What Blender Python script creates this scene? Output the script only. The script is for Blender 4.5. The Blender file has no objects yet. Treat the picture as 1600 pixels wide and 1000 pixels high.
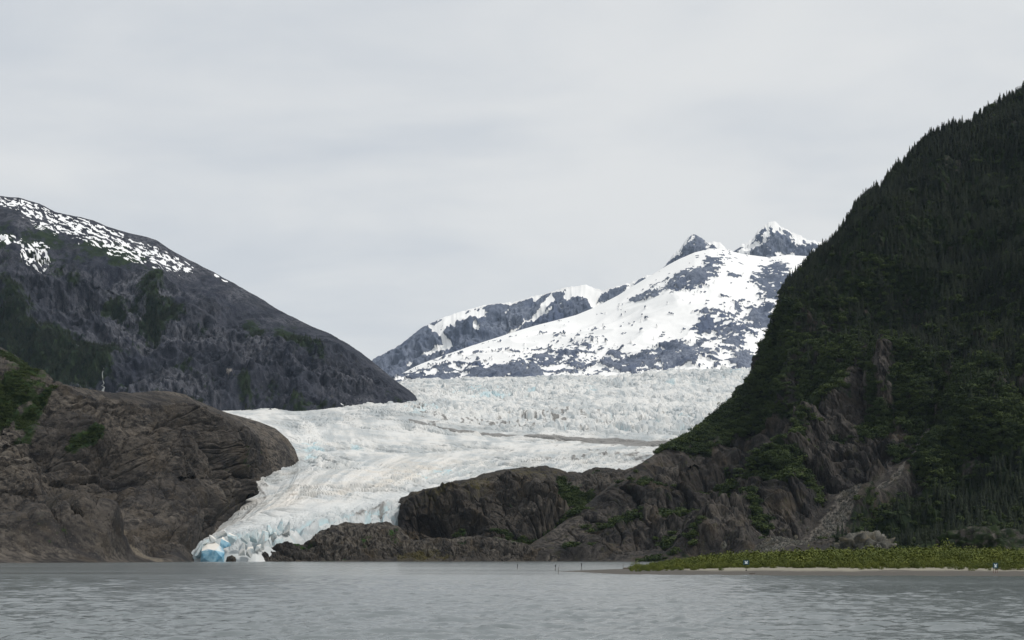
import bpy, bmesh, math, random
import numpy as np
from mathutils import Vector
random.seed(7); rng = np.random.default_rng(7)
SC = bpy.context.scene; COL = SC.collection
# ------------------------------------------------------------------ camera
F, HZ, CX, EYE = 2222.0, 872.0, 800.0, 4.0       # focal length and horizon of the photograph (1600 px wide), eye height in m
cam = bpy.data.cameras.new('camera'); co = bpy.data.objects.new('camera', cam); COL.objects.link(co)
co.location = (0, 0, EYE); co.rotation_euler = (math.radians(90), 0, 0)
cam.sensor_width = 36; cam.lens = 36*F/1600; cam.shift_y = (HZ-500)/1600; cam.clip_start = 1; cam.clip_end = 60000
SC.camera = co
# ------------------------------------------------------------------ sky and sun
TO_SUN = Vector((0.62, -0.16, 0.77)).normalized()
EL = math.asin(TO_SUN.z); AZ = math.atan2(TO_SUN.x, TO_SUN.y)
W = bpy.data.worlds.new('World'); SC.world = W; W.use_nodes = True
wt = W.node_tree; wt.nodes.clear()
def node(t, kind, **kw):
    n = t.nodes.new(kind)
    for k, v in kw.items():
        if k.startswith('i_'):
            key = k[2:]; key = int(key) if key.isdigit() else key.replace('_', ' ')
            if hasattr(v, 'is_output') or isinstance(v, bpy.types.NodeSocket): t.links.new(v, n.inputs[key])
            else: n.inputs[key].default_value = v
        else: setattr(n, k, v)
    return n
def vmath(t, op, a, b=None):
    n = t.nodes.new('ShaderNodeVectorMath'); n.operation = op
    for i, v in enumerate((a, b)):
        if v is None: continue
        if isinstance(v, bpy.types.NodeSocket): t.links.new(v, n.inputs[i])
        else: n.inputs[i].default_value = v
    return n.outputs[0]
def fmath(t, op, a, b=0.0, c=0.0, clamp=False):
    n = t.nodes.new('ShaderNodeMath'); n.operation = op; n.use_clamp = clamp
    for i, v in enumerate((a, b, c)):
        if isinstance(v, bpy.types.NodeSocket): t.links.new(v, n.inputs[i])
        else: n.inputs[i].default_value = v
    return n.outputs[0]
def mixc(t, f, a, b, mode='MIX'):
    n = t.nodes.new('ShaderNodeMix'); n.data_type = 'RGBA'; n.blend_type = mode
    for i, v in ((0, f), (6, a), (7, b)):
        if isinstance(v, bpy.types.NodeSocket): t.links.new(v, n.inputs[i])
        else: n.inputs[i].default_value = v if not isinstance(v, tuple) or len(v) == 4 else (*v, 1)
    return n.outputs[2]
def sstep(t, v, a, b, lo=0.0, hi=1.0):
    n = t.nodes.new('ShaderNodeMapRange'); n.interpolation_type = 'SMOOTHSTEP'
    t.links.new(v, n.inputs[0])
    for i, x in ((1, a), (2, b), (3, lo), (4, hi)): n.inputs[i].default_value = x
    return n.outputs[0]
def noise(t, vec, scale, detail=5.0, rough=0.55, dist=0.0):
    n = t.nodes.new('ShaderNodeTexNoise'); t.links.new(vec, n.inputs['Vector'])
    n.inputs['Scale'].default_value = scale; n.inputs['Detail'].default_value = detail
    n.inputs['Roughness'].default_value = rough; n.inputs['Distortion'].default_value = dist
    return n.outputs['Fac']
sky = node(wt, 'ShaderNodeTexSky', sky_type='NISHITA', sun_disc=False, sun_elevation=EL, sun_rotation=AZ, air_density=1.0, dust_density=1.5)
tc = node(wt, 'ShaderNodeTexCoord').outputs['Generated']
sep = node(wt, 'ShaderNodeSeparateXYZ', i_0=tc)
den = fmath(wt, 'ADD', fmath(wt, 'MAXIMUM', sep.outputs[2], 0.0), 0.22)
cxy = node(wt, 'ShaderNodeCombineXYZ', i_0=fmath(wt, 'DIVIDE', sep.outputs[0], den), i_1=fmath(wt, 'DIVIDE', sep.outputs[1], den))
rot = node(wt, 'ShaderNodeMapping', i_Vector=cxy.outputs[0], i_Rotation=(0, 0, 0.55), i_Scale=(1.0, 1.5, 1))
c1 = noise(wt, rot.outputs[0], 1.15, 4, 0.5, 0.5); c2 = noise(wt, rot.outputs[0], 3.1, 5, 0.55, 0.3)
cl = fmath(wt, 'ADD', fmath(wt, 'MULTIPLY', c1, 0.75), fmath(wt, 'MULTIPLY', c2, 0.25))
cover = sstep(wt, cl, 0.34, 0.62)
cloud = mixc(wt, cover, (5.45, 5.75, 6.10), (6.95, 7.02, 6.98))
skyc = mixc(wt, 0.93, sky.outputs[0], cloud)
bg = node(wt, 'ShaderNodeBackground', i_Color=skyc, i_Strength=0.117)
node(wt, 'ShaderNodeOutputWorld', i_Surface=bg.outputs[0])
sl = bpy.data.lights.new('sun', 'SUN'); sl.energy = 2.3; sl.angle = math.radians(8); sl.color = (1, 0.955, 0.89)
so = bpy.data.objects.new('sun', sl); COL.objects.link(so); so.rotation_euler = TO_SUN.to_track_quat('Z', 'Y').to_euler()
so.location = (0, 0, 50)
vs = SC.view_settings; vs.view_transform = 'Standard'; vs.look = 'None'; vs.exposure = 0; vs.gamma = 1; vs.use_curve_mapping = False
cy = SC.cycles; cy.max_bounces = 5; cy.diffuse_bounces = 3; cy.glossy_bounces = 2; cy.transmission_bounces = 2; cy.volume_bounces = 0
cy.caustics_reflective = False; cy.caustics_refractive = False; cy.use_denoising = True; cy.use_adaptive_sampling = False
# ------------------------------------------------------------------ numeric helpers
def P3(px, py, Y):                       # a point of the place seen at a pixel of the photograph, Y metres away
    return np.stack([(px-CX)/F*Y, Y+0*px, EYE+(HZ-py)/F*Y], -1)
def proj(P):
    return CX+F*P[..., 0]/P[..., 1], HZ-F*(P[..., 2]-EYE)/P[..., 1]
def hsh(x, y, z, s):
    with np.errstate(over='ignore'):
        n = x.astype(np.uint32)*np.uint32(374761393)+y.astype(np.uint32)*np.uint32(668265263)+z.astype(np.uint32)*np.uint32(2246822519)+np.uint32(s*3266489917 & 0xffffffff)
        n = (n ^ (n >> np.uint32(13)))*np.uint32(1274126177); n ^= n >> np.uint32(16)
        n = n*np.uint32(2654435761); n ^= n >> np.uint32(15)
    return n
GR = np.array([[1,1,0],[-1,1,0],[1,-1,0],[-1,-1,0],[1,0,1],[-1,0,1],[1,0,-1],[-1,0,-1],[0,1,1],[0,-1,1],[0,1,-1],[0,-1,-1],[1,1,0],[-1,1,0],[0,-1,1],[0,-1,-1]], np.float32)
def perlin(p, s=0):
    i = np.floor(p).astype(np.int64); f = (p-i).astype(np.float32); u = f*f*f*(f*(f*6-15)+10); r = 0
    for dx in (0, 1):
        wx = u[..., 0] if dx else 1-u[..., 0]
        for dy in (0, 1):
            wy = u[..., 1] if dy else 1-u[..., 1]
            for dz in (0, 1):
                g = GR[hsh(i[..., 0]+dx, i[..., 1]+dy, i[..., 2]+dz, s) & np.uint32(15)]
                d = g[..., 0]*(f[..., 0]-dx)+g[..., 1]*(f[..., 1]-dy)+g[..., 2]*(f[..., 2]-dz)
                r = r+d*wx*wy*(u[..., 2] if dz else 1-u[..., 2])
    return r
def fbm(p, octv=5, s=0, gain=0.5, ridged=False):
    a, r, q, n = 1.0, 0, p, 0
    for o in range(octv):
        v = perlin(q, s+o*17)
        if ridged: v = 0.6-2*np.abs(v)
        r = r+a*v; n += a; a *= gain; q = q*2.03+11.3
    return r/n if ridged else r/n*1.75
def cells(x, y, s=0):
    ix, iy = np.floor(x).astype(np.int64), np.floor(y).astype(np.int64)
    f1 = np.full(x.shape, 9.0, np.float32); f2 = f1.copy(); idv = np.zeros(x.shape, np.float32); tx = idv.copy(); ty = idv.copy()
    for dx in (-1, 0, 1):
        for dy in (-1, 0, 1):
            cx_, cy_ = ix+dx, iy+dy; z = np.zeros_like(ix)
            h = hsh(cx_, cy_, z, s); h2 = hsh(cx_, cy_, z+1, s); h3 = hsh(cx_, cy_, z+2, s)
            qx = cx_+(h & np.uint32(0xffff))/65535.0; qy = cy_+(h2 & np.uint32(0xffff))/65535.0
            d = np.hypot(qx-x, qy-y); m = d < f1
            f2 = np.where(m, f1, np.minimum(f2, d)); idv = np.where(m, (h3 & np.uint32(0xffff))/65535.0, idv)
            tx = np.where(m, x-qx, tx); ty = np.where(m, y-qy, ty); f1 = np.where(m, d, f1)
    return f1, f2, idv, tx, ty
def cracks(P, sx, sz, s, slant=0.35, w=0.12):
    wx = perlin(P/(sx*2.2), s+1)*1.1; wz = perlin(P/(sx*2.2)+7, s+2)*1.1
    f1, f2, c, tx, ty = cells((P[..., 0]+0.45*P[..., 1]+slant*P[..., 2])/sx+wx, (P[..., 2]-0.25*P[..., 0]*slant+0.2*P[..., 1])/sz+wz, s)
    return c-0.5, np.exp(-((f2-f1)/w)**2), ty
def billow(p, octv, s, gain=0.5):
    a, r, n, q = 1.0, 0, 0, p
    for o in range(octv): r = r+a*(2.2*np.abs(perlin(q, s+o*13))-0.5); n += a; a *= gain; q = q*2.07+5.1
    return r/n
def ss(a, b, x):
    t = np.clip((x-a)/(b-a), 0, 1); return t*t*(3-2*t)
def gb(px, py, cx, cyy, rx, ry, ang=0.0):
    c, s = math.cos(math.radians(ang)), math.sin(math.radians(ang)); dx, dy = px-cx, py-cyy
    return np.exp(-(((dx*c+dy*s)/rx)**2+((-dx*s+dy*c)/ry)**2))
def blobs(px, py, L):
    r = np.zeros_like(px)
    for b in L: r = np.maximum(r, gb(px, py, *b[:5], *(b[5:6])))
    return r
def stroke(px, py, pts, w):
    r = np.zeros_like(px)
    ws = w if isinstance(w, (list, tuple)) else [w]*len(pts)
    for (a, b, w0, w1) in zip(pts[:-1], pts[1:], ws[:-1], ws[1:]):
        vx, vy = b[0]-a[0], b[1]-a[1]; t = np.clip(((px-a[0])*vx+(py-a[1])*vy)/(vx*vx+vy*vy), 0, 1)
        d = np.hypot(px-a[0]-t*vx, py-a[1]-t*vy); r = np.maximum(r, np.clip(1-d/(w0+(w1-w0)*t), 0, 1))
    return r
def line(x, pts, k=1):
    a = np.array(pts, float); return np.interp(x, a[:, 0], a[:, k])
# ------------------------------------------------------------------ object helpers
def tag(o, label=None, cat=None, group=None, kind=None):
    for k, v in (('label', label), ('category', cat), ('group', group), ('kind', kind)):
        if v: o[k] = v
    return o
def link(name, me, mat=None, parent=None, loc=None):
    if mat is not None and not me.materials: me.materials.append(mat)
    o = bpy.data.objects.new(name, me); COL.objects.link(o)
    if parent: o.parent = parent
    if loc is not None: o.location = loc
    return o
def empty(name, loc, label, cat, group=None):
    o = bpy.data.objects.new(name, None); COL.objects.link(o); o.location = loc; o.empty_display_size = 0.2
    return tag(o, label, cat, group)
def raw_mesh(name, V, Fq, smooth=True, mask=None):
    me = bpy.data.meshes.new(name); k = Fq.shape[1]
    me.vertices.add(len(V)); me.vertices.foreach_set('co', np.asarray(V, np.float32).ravel())
    me.loops.add(Fq.size); me.loops.foreach_set('vertex_index', Fq.astype(np.int32).ravel())
    me.polygons.add(len(Fq)); me.polygons.foreach_set('loop_start', np.arange(0, Fq.size, k, dtype=np.int32))
    me.polygons.foreach_set('use_smooth', np.full(len(Fq), smooth))
    if mask is not None:
        a = me.attributes.new('mask', 'FLOAT_COLOR', 'POINT'); a.data.foreach_set('color', np.asarray(mask, np.float32).ravel())
    me.update(calc_edges=True); me.validate(); return me
def grid_mesh(name, P, smooth=True, mask=None):
    nr, nc = P.shape[:2]; idx = np.arange(nr*nc).reshape(nr, nc)
    q = np.stack([idx[:-1, :-1], idx[1:, :-1], idx[1:, 1:], idx[:-1, 1:]], -1).reshape(-1, 4)
    return raw_mesh(name, P.reshape(-1, 3), q, smooth, None if mask is None else mask.reshape(-1, 4))
def normals(P):
    n = -np.cross(np.gradient(P, axis=1), np.gradient(P, axis=0)); return n/np.maximum(np.linalg.norm(n, axis=-1, keepdims=True), 1e-9)
def loft(ridge, foot, x0, x1, nx, nt, prof, nb=10, back=700.0, jag=0.0):
    """a slope from its ridge line down to its foot, with a far side behind the ridge"""
    xs = np.linspace(x0, x1, nx)[None, :]; t = np.linspace(0, 1, nt)[:, None]
    rp, rY, fp, fY = line(xs, ridge), line(xs, ridge, 2), line(xs, foot), line(xs, foot, 2)
    if jag: rp = rp+jag*(fbm(np.stack([xs/7, 0*xs, 0*xs], -1), 4, 191, 0.65)+0.2)
    g = np.interp(t, *zip(*prof)); py = rp+(fp-rp)*t; Y = rY+(fY-rY)*g; px = xs+0*t
    Pf = P3(px, py, Y); s = np.linspace(1, 0, nb+1)[:-1, None]
    R = Pf[:1]; yb = R[..., 1]+back*s; k = yb/R[..., 1]
    Pb = np.stack([R[..., 0]*k, yb, R[..., 2]*(1-s**1.4)-5*s], -1)
    Pf[-1, :, 2] = np.minimum(Pf[-1, :, 2], -1.5)
    P = np.concatenate([Pb, Pf], 0); T = np.concatenate([-s+0*xs, t+0*xs], 0)
    return np.concatenate([px[:1]+0*s, px], 0), np.concatenate([py[:1]+0*s, py], 0), T, P
# ------------------------------------------------------------------ materials
def new_mat(name):
    m = bpy.data.materials.new(name); m.use_nodes = True; t = m.node_tree; t.nodes.clear(); return m, t
def finish(t, color, rough=0.9, bump=None, bdist=1.0, bstr=0.6, spec=0.3, **kw):
    b = node(t, 'ShaderNodeBsdfPrincipled', i_Base_Color=color, i_Roughness=rough)
    b.inputs['Specular IOR Level'].default_value = spec
    for k, v in kw.items():
        if isinstance(v, bpy.types.NodeSocket): t.links.new(v, b.inputs[k.replace('_', ' ')])
        else: b.inputs[k.replace('_', ' ')].default_value = v
    if bump is not None:
        bn = node(t, 'ShaderNodeBump', i_Height=bump, i_Strength=bstr, i_Distance=bdist); t.links.new(bn.outputs[0], b.inputs['Normal'])
    node(t, 'ShaderNodeOutputMaterial', i_Surface=b.outputs[0]); return b
def rock_mat(name, dark, mid, light, veg1, veg2, snow=(0.86, 0.87, 0.88), scree=(0.22, 0.2, 0.18), sc=1.0, moss=(0.09, 0.085, 0.035), streak=(1, 1, 0.3), bd=2.0, warm=0.55):
    m, t = new_mat(name); pos = node(t, 'ShaderNodeNewGeometry').outputs['Position']
    st = vmath(t, 'MULTIPLY', pos, streak)
    a = noise(t, pos, 0.006*sc, 7, 0.6, 0.6); b = noise(t, st, 0.035*sc, 7, 0.65, 0.8); c = noise(t, st, 0.16*sc, 6, 0.7)
    col = mixc(t, sstep(t, b, 0.40, 0.58), dark, mid)
    col = mixc(t, fmath(t, 'MULTIPLY', sstep(t, a, 0.42, 0.62), sstep(t, c, 0.42, 0.60)), col, light)
    col = mixc(t, sstep(t, c, 0.36, 0.47, 0.85, 0.0), col, dark)
    a2 = noise(t, vmath(t, 'ADD', st, (91.0, 17.0, 5.0)), 0.013*sc, 6, 0.6, 1.0); col = mixc(t, sstep(t, a2, 0.50, 0.66, 0, 0.75), col, tuple(x*y for x, y in zip(dark, (0.95, 1.0, 1.15))))
    hu = noise(t, pos, 0.021*sc, 5, 0.6, 0.5); col = mixc(t, sstep(t, hu, 0.50, 0.68, 0, warm), col, tuple(x*y for x, y in zip(mid, (1.35, 1.15, 0.8))))
    spk = noise(t, pos, 0.45*sc, 3, 0.7); col = mixc(t, sstep(t, spk, 0.58, 0.70, 0, 0.7), col, light)
    spd = noise(t, st, 0.33*sc, 4, 0.75, 0.6); col = mixc(t, sstep(t, spd, 0.36, 0.46, 0.8, 0.0), col, tuple(x*0.7 for x in dark))
    mk = node(t, 'ShaderNodeAttribute', attribute_name='mask'); s = node(t, 'ShaderNodeSeparateColor', i_0=mk.outputs['Color'])
    n2 = fmath(t, 'SUBTRACT', noise(t, pos, 0.09*sc, 5, 0.65), 0.5)
    mo = sstep(t, fmath(t, 'ADD', mk.outputs['Alpha'], fmath(t, 'MULTIPLY', n2, 1.3)), 0.35, 0.75)
    col = mixc(t, mo, col, moss)
    sr = sstep(t, fmath(t, 'ADD', s.outputs[2], fmath(t, 'MULTIPLY', n2, 0.8)), 0.4, 0.6)
    col = mixc(t, sr, col, mixc(t, sstep(t, spk, 0.35, 0.65), tuple(x*0.6 for x in scree), tuple(x*1.25 for x in scree)))
    vg = sstep(t, fmath(t, 'ADD', s.outputs[0], fmath(t, 'MULTIPLY', n2, 1.1)), 0.40, 0.60)
    col = mixc(t, vg, col, mixc(t, sstep(t, noise(t, pos, 0.05*sc, 5, 0.7), 0.35, 0.65), veg1, veg2))
    sn = sstep(t, fmath(t, 'ADD', s.outputs[1], fmath(t, 'MULTIPLY', n2, 0.5)), 0.40, 0.60)
    col = mixc(t, sn, col, snow)
    h = fmath(t, 'ADD', b, fmath(t, 'MULTIPLY', c, 0.6)); h = fmath(t, 'MULTIPLY', h, fmath(t, 'SUBTRACT', 1.0, fmath(t, 'MULTIPLY', sn, 0.9)))
    finish(t, col, 0.92, h, bd/sc, 0.8, 0.15); return m
def leaf_mat(name, c0, c1, sc=0.03, trans=0.0):
    m, t = new_mat(name); oi = node(t, 'ShaderNodeObjectInfo'); pos = node(t, 'ShaderNodeNewGeometry').outputs['Position']
    n = noise(t, pos, sc, 3, 0.6); f = fmath(t, 'ADD', fmath(t, 'MULTIPLY', oi.outputs['Random'], 0.6), fmath(t, 'MULTIPLY', sstep(t, n, 0.3, 0.7), 0.4))
    finish(t, mixc(t, f, c0, c1), 0.75, spec=0.2); return m
def plain_mat(name, c, rough=0.7, var=0.25, sc=6.0, metal=0.0):
    m, t = new_mat(name); pos = node(t, 'ShaderNodeTexCoord').outputs['Object']; n = noise(t, pos, sc, 5, 0.6)
    finish(t, mixc(t, n, tuple(x*(1-var) for x in c), tuple(x*(1+var) for x in c)), rough, n, 0.01, 0.3, Metallic=metal); return m
M = {}
M['left_mtn'] = rock_mat('left_mountain_rock_haze_tint', (0.017, 0.020, 0.029), (0.046, 0.050, 0.066), (0.115, 0.118, 0.135), (0.010, 0.019, 0.013), (0.026, 0.040, 0.018), sc=0.5, streak=(1, 1, 0.35), bd=4.5, warm=0.12)  # cool grey rock, with some blue of the distance haze painted into its colours
M['left_hill'] = rock_mat('brown_hill_rock', (0.019, 0.0178, 0.0175), (0.054, 0.0475, 0.042), (0.125, 0.110, 0.093), (0.013, 0.028, 0.008), (0.030, 0.048, 0.014), scree=(0.125, 0.108, 0.085), sc=1.0, streak=(0.55, 1, 1.1), moss=(0.060, 0.053, 0.036), bd=2.6, warm=0.3)
M['knoll'] = rock_mat('knoll_rock', (0.018, 0.0165, 0.0155), (0.050, 0.044, 0.038), (0.115, 0.103, 0.088), (0.013, 0.034, 0.008), (0.028, 0.055, 0.014), sc=1.3, moss=(0.058, 0.050, 0.02), bd=2.4)
M['right_mtn'] = rock_mat('right_mountain_rock', (0.014, 0.0132, 0.0128), (0.041, 0.0365, 0.0335), (0.098, 0.088, 0.078), (0.006, 0.012, 0.005), (0.018, 0.030, 0.008), scree=(0.12, 0.109, 0.095), sc=1.1, moss=(0.035, 0.036, 0.014), bd=2.6)
M['far'] = rock_mat('far_rock_haze_tint', (0.088, 0.108, 0.152), (0.142, 0.165, 0.22), (0.22, 0.245, 0.30), (0.03, 0.04, 0.03), (0.05, 0.06, 0.04), snow=(0.88, 0.88, 0.87), sc=0.3, streak=(1, 1, 0.25), bd=3.0, warm=0.0)  # rock colours carry painted aerial blue, since the haze volume is thin
def ice_mat():
    m, t = new_mat('glacier_ice'); pos = node(t, 'ShaderNodeNewGeometry').outputs['Position']
    mk = node(t, 'ShaderNodeAttribute', attribute_name='mask'); s = node(t, 'ShaderNodeSeparateColor', i_0=mk.outputs['Color'])
    n1 = noise(t, pos, 0.02, 6, 0.6, 0.5); n2 = noise(t, pos, 0.13, 6, 0.65, 0.4); n3 = noise(t, pos, 0.6, 4, 0.7)
    col = mixc(t, sstep(t, fmath(t, 'ADD', mk.outputs['Alpha'], fmath(t, 'MULTIPLY', fmath(t, 'SUBTRACT', n1, 0.5), 0.9)), 0.15, 0.85), (0.40, 0.435, 0.45), (0.66, 0.667, 0.655))
    col = mixc(t, fmath(t, 'MULTIPLY', s.outputs[2], 0.6), col, (0.66, 0.59, 0.50))
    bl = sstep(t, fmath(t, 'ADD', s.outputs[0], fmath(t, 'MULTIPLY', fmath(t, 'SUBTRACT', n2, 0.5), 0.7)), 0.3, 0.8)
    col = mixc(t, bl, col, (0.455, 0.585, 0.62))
    n4 = noise(t, vmath(t, 'MULTIPLY', pos, (1, 0.35, 1)), 0.05, 6, 0.7, 1.2)
    di = sstep(t, fmath(t, 'ADD', s.outputs[1], fmath(t, 'MULTIPLY', fmath(t, 'SUBTRACT', n4, 0.5), 1.3)), 0.38, 0.72)
    col = mixc(t, fmath(t, 'MULTIPLY', di, 0.9), col, mixc(t, n3, (0.09, 0.088, 0.085), (0.26, 0.25, 0.235)))
    col = mixc(t, sstep(t, n2, 0.56, 0.70, 0, 0.5), col, (0.42, 0.39, 0.35))
    finish(t, col, 0.65, n2, 1.5, 0.5, 0.3); return m
M['ice'] = ice_mat()
# ------------------------------------------------------------------ the lake
m, t = new_mat('silty_lake_water'); pos = node(t, 'ShaderNodeNewGeometry').outputs['Position']
wv = vmath(t, 'MULTIPLY', pos, (0.35, 1, 1)); h = fmath(t, 'ADD', noise(t, wv, 1.1, 4, 0.6), noise(t, wv, 0.4, 3, 0.5))
gust = noise(t, vmath(t, 'MULTIPLY', pos, (0.5, 1, 1)), 0.012, 4, 0.6)
finish(t, mixc(t, gust, (0.120, 0.138, 0.141), (0.150, 0.170, 0.173)), sstep(t, gust, 0.35, 0.65, 0.14, 0.21), h, 0.22, 0.4, 0.5, IOR=1.33); M['water'] = m
rows = 872.0+np.geomspace(220, 25.5, 480); Yw = EYE*F/(rows-HZ)
Yw = np.concatenate([[20, 28, 36], Yw, np.geomspace(352, 16000, 60)])
cxn = np.linspace(-0.60, 0.60, 400)
Xw = cxn[None, :]*(Yw[:, None]+8); Yg = Yw[:, None]+0*Xw; dY = np.gradient(Yw)[:, None]; Zw = 0*Xw
for k in range(40):
    lam = 0.9*1.052**k; th = rng.normal(0, 0.5)+0.1; amp = 0.006*lam**0.9; ph = rng.uniform(0, 6.28)
    kk = 2*math.pi/lam; fade = np.clip(1.6-dY/(lam*0.28), 0, 1)
    warp = 0.9*np.sin(Xw*0.21/lam**0.5+k*1.7)+0.7*np.sin(Yg*0.13+k*2.3+Xw*0.05)
    Zw = Zw+amp*fade*np.sin(kk*(math.sin(th)*Xw+math.cos(th)*Yg)+ph+warp)
for sc_w, am in ((1.7, 0.055), (1.05, 0.10), (0.62, 0.12)):
    Zw += am*np.clip(1.7-dY*sc_w*1.1, 0, 1)*billow(np.stack([Xw*sc_w*0.6+0.15*Yg*sc_w, Yg*sc_w, 0*Xw], -1), 2, 61)
Zw *= np.clip((4000-Yg)/3000, 0, 1)
lake = link('lake', grid_mesh('lake', np.stack([Xw, Yg, Zw], -1)), M['water']); tag(lake, 'grey silty lake with small wind ripples', None, kind='structure')
gnd = plain_mat('lake_bed_gravel', (0.12, 0.115, 0.1), 0.95, 0.3, 0.05)
link('ground', raw_mesh('ground', [(-20500, -450, -1.2), (20500, -450, -1.2), (20500, 16400, -1.2), (-20500, 16400, -1.2)], np.array([[0, 1, 2, 3]])), gnd)['kind'] = 'structure'
# ------------------------------------------------------------------ far mountains
def far_mountain(name, label, ridge, foot, x0, x1, nx, nt, maskf, amp, seed, prof=((0, 0), (1, 1)), back=1500, ns=0.0016, jag=0.0):
    px, py, T, P = loft(ridge, foot, x0, x1, nx, nt, prof, 8, back, jag); N = normals(P)
    q = P*np.array([ns, ns, ns*0.6]); d = amp*(1.3*fbm(q, 6, seed, 0.58, True)+0.45*fbm(q*np.array([4, 4, 2.2]), 4, seed+5, 0.6, True))
    snow = maskf(px, py, T, P); z = np.zeros_like(px); big = amp*1.3*fbm(q, 2, seed, 0.58, True)
    d = np.where(snow > 0.5, big*0.7+0.12*(d-big), d)-d.mean(); d *= 0.10+0.90*ss(0, 0.2, np.abs(T)); P = P+N*d[..., None]
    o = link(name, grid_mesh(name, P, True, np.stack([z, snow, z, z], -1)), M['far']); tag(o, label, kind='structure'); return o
def mA(px, py, T, P):
    n = fbm(P*np.array([.007, .005, .009]), 5, 31, 0.62); up = py-line(px, RA)
    s = 0.10+0.75*np.exp(-up/3.5)*ss(640, 700, px)+0.25*fbm(np.stack([(px+0.8*py)/5, (py-0.5*px)/26, 0*px], -1), 4, 33, 0.6)+0.9*stroke(px, py, [(862, 464), (840, 487), (815, 505), (788, 522)], [7, 9, 8, 3])
    s += 0.9*stroke(px, py, [(672, 510), (688, 520), (698, 529)], [4, 5, 6])+0.9*stroke(px, py, [(698, 530), (670, 540), (632, 562)], [9, 7, 4])
    s += 0.8*blobs(px, py, [(705, 502, 22, 10, -30), (740, 493, 18, 6, -20), (900, 456, 26, 10, -20), (925, 466, 14, 12, 0), (745, 515, 6, 9, 20), (868, 478, 18, 5, -35), (950, 470, 16, 9, -30), (985, 452, 12, 5, -25)])
    return ss(0.36, 0.56, s+n*0.50)
RA = [(560, 590, 10600), (575, 574, 10700), (585, 560, 10800), (610, 547, 11000), (640, 527, 11000), (660, 512, 11000), (690, 497, 11000), (720, 487, 11000), (760, 475, 11000), (800, 471, 11000), (850, 458, 11000), (880, 448, 11000), (915, 444, 11000), (940, 452, 11000), (960, 447, 11000), (985, 442, 11000), (1010, 430, 11000), (1040, 424, 11000), (1080, 440, 11000)]
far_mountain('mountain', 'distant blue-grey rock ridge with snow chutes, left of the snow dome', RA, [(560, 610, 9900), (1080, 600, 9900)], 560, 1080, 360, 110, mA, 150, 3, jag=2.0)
RB = [(590, 606, 7000), (606, 596, 7200), (620, 588, 7500), (650, 572, 7900), (700, 552, 8300), (760, 532, 8600), (800, 519, 8800), (850, 505, 9000), (900, 492, 9100), (930, 480, 9200), (965, 462, 9300), (1000, 440, 9400), (1030, 422, 9450), (1060, 405, 9500), (1085, 394, 9500), (1110, 388, 9500), (1130, 389, 9500), (1160, 397, 9500), (1200, 402, 9500), (1230, 398, 9500), (1260, 400, 9500), (1400, 400, 9500)]
def mB(px, py, T, P):
    n = fbm(P*np.array([.011, .009, .024]), 5, 41, 0.62); n2 = fbm(P*np.array([.022, .018, .05]), 4, 47, 0.6)
    big = [(1082, 434, 34, 14, -22), (1012, 461, 28, 5, -14), (1060, 445, 24, 9, -15), (1210, 436, 26, 24, -40), (1146, 432, 9, 4, 0), (1186, 494, 20, 13, -10), (1102, 504, 11, 6, 0), (1160, 562, 22, 13, -35), (1052, 556, 32, 20, 0), (1000, 566, 42, 15, -5), (962, 565, 24, 14, -10), (765, 581, 40, 8, -5), (828, 585, 30, 7, 0), (692, 585, 12, 4, -8)]
    brk = blobs(px, py, [(1108, 415, 26, 12, -20), (1118, 487, 20, 8, -15), (1147, 484, 12, 9, 0), (1140, 512, 26, 12, 20), (1150, 532, 20, 18, 30), (1118, 562, 8, 14, 10), (1022, 443, 14, 5, -20), (1180, 437, 16, 13, 0), (905, 577, 40, 9, -8), (700, 580, 50, 9, -8), (655, 586, 30, 6, -6), (1090, 545, 20, 20, 0), (870, 560, 50, 8, -10)])
    r = np.maximum(np.clip(blobs(px, py, big)*1.5, 0, 0.74), 0.52*brk)
    spk = 0.15*ss(505, 580, py+0.12*(px-640))*ss(1010, 880, px)+0.25*gb(px, py, 1120, 402, 45, 14, 0)+0.28*gb(px, py, 1120, 520, 70, 45, 0)+0.16*gb(px, py, 880, 545, 120, 22, -15)
    r = r*(1-0.12*ss(520, 590, py))+spk*1.0+0.44*n+0.62*n2
    return 1-ss(0.42, 0.58, r)
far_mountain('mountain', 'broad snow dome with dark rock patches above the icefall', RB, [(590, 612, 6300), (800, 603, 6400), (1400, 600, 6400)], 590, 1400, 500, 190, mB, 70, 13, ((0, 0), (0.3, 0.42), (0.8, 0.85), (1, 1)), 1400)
def mC(px, py, T, P):
    n = fbm(P*np.array([.016, .012, .008]), 5, 61, 0.66); up = py-line(px, RC)
    s = 0.26+0.5*np.exp(-up/5)+0.5*blobs(px, py, [(1195, 375, 6, 22, 10), (1245, 375, 20, 8, 25), (1172, 385, 14, 8, -30), (1125, 381, 14, 6, 0), (1222, 395, 12, 6, 0), (1212, 365, 5, 12, -20)])-0.25*blobs(px, py, [(1222, 374, 15, 13, 0), (1092, 382, 15, 13, -35), (1190, 394, 12, 8, 0)])
    return ss(0.36, 0.58, s+n*0.70)
RC = [(1005, 446, 13000), (1020, 432, 13000), (1040, 414, 13000), (1050, 399, 13000), (1063, 387, 13000), (1073, 372, 13000), (1080, 367, 13000), (1087, 366, 13000), (1096, 371, 13000), (1106, 380, 13000), (1114, 376, 13000), (1126, 378, 13000), (1134, 388, 13000), (1147, 391, 13000), (1160, 382, 13000), (1175, 373, 13000), (1184, 359, 13000), (1194, 352, 13000), (1202, 346, 13000), (1212, 346, 13000), (1222, 355, 13000), (1245, 365, 13000), (1262, 374, 13000), (1280, 377, 13000), (1300, 385, 13000), (1400, 400, 13000)]
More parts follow.
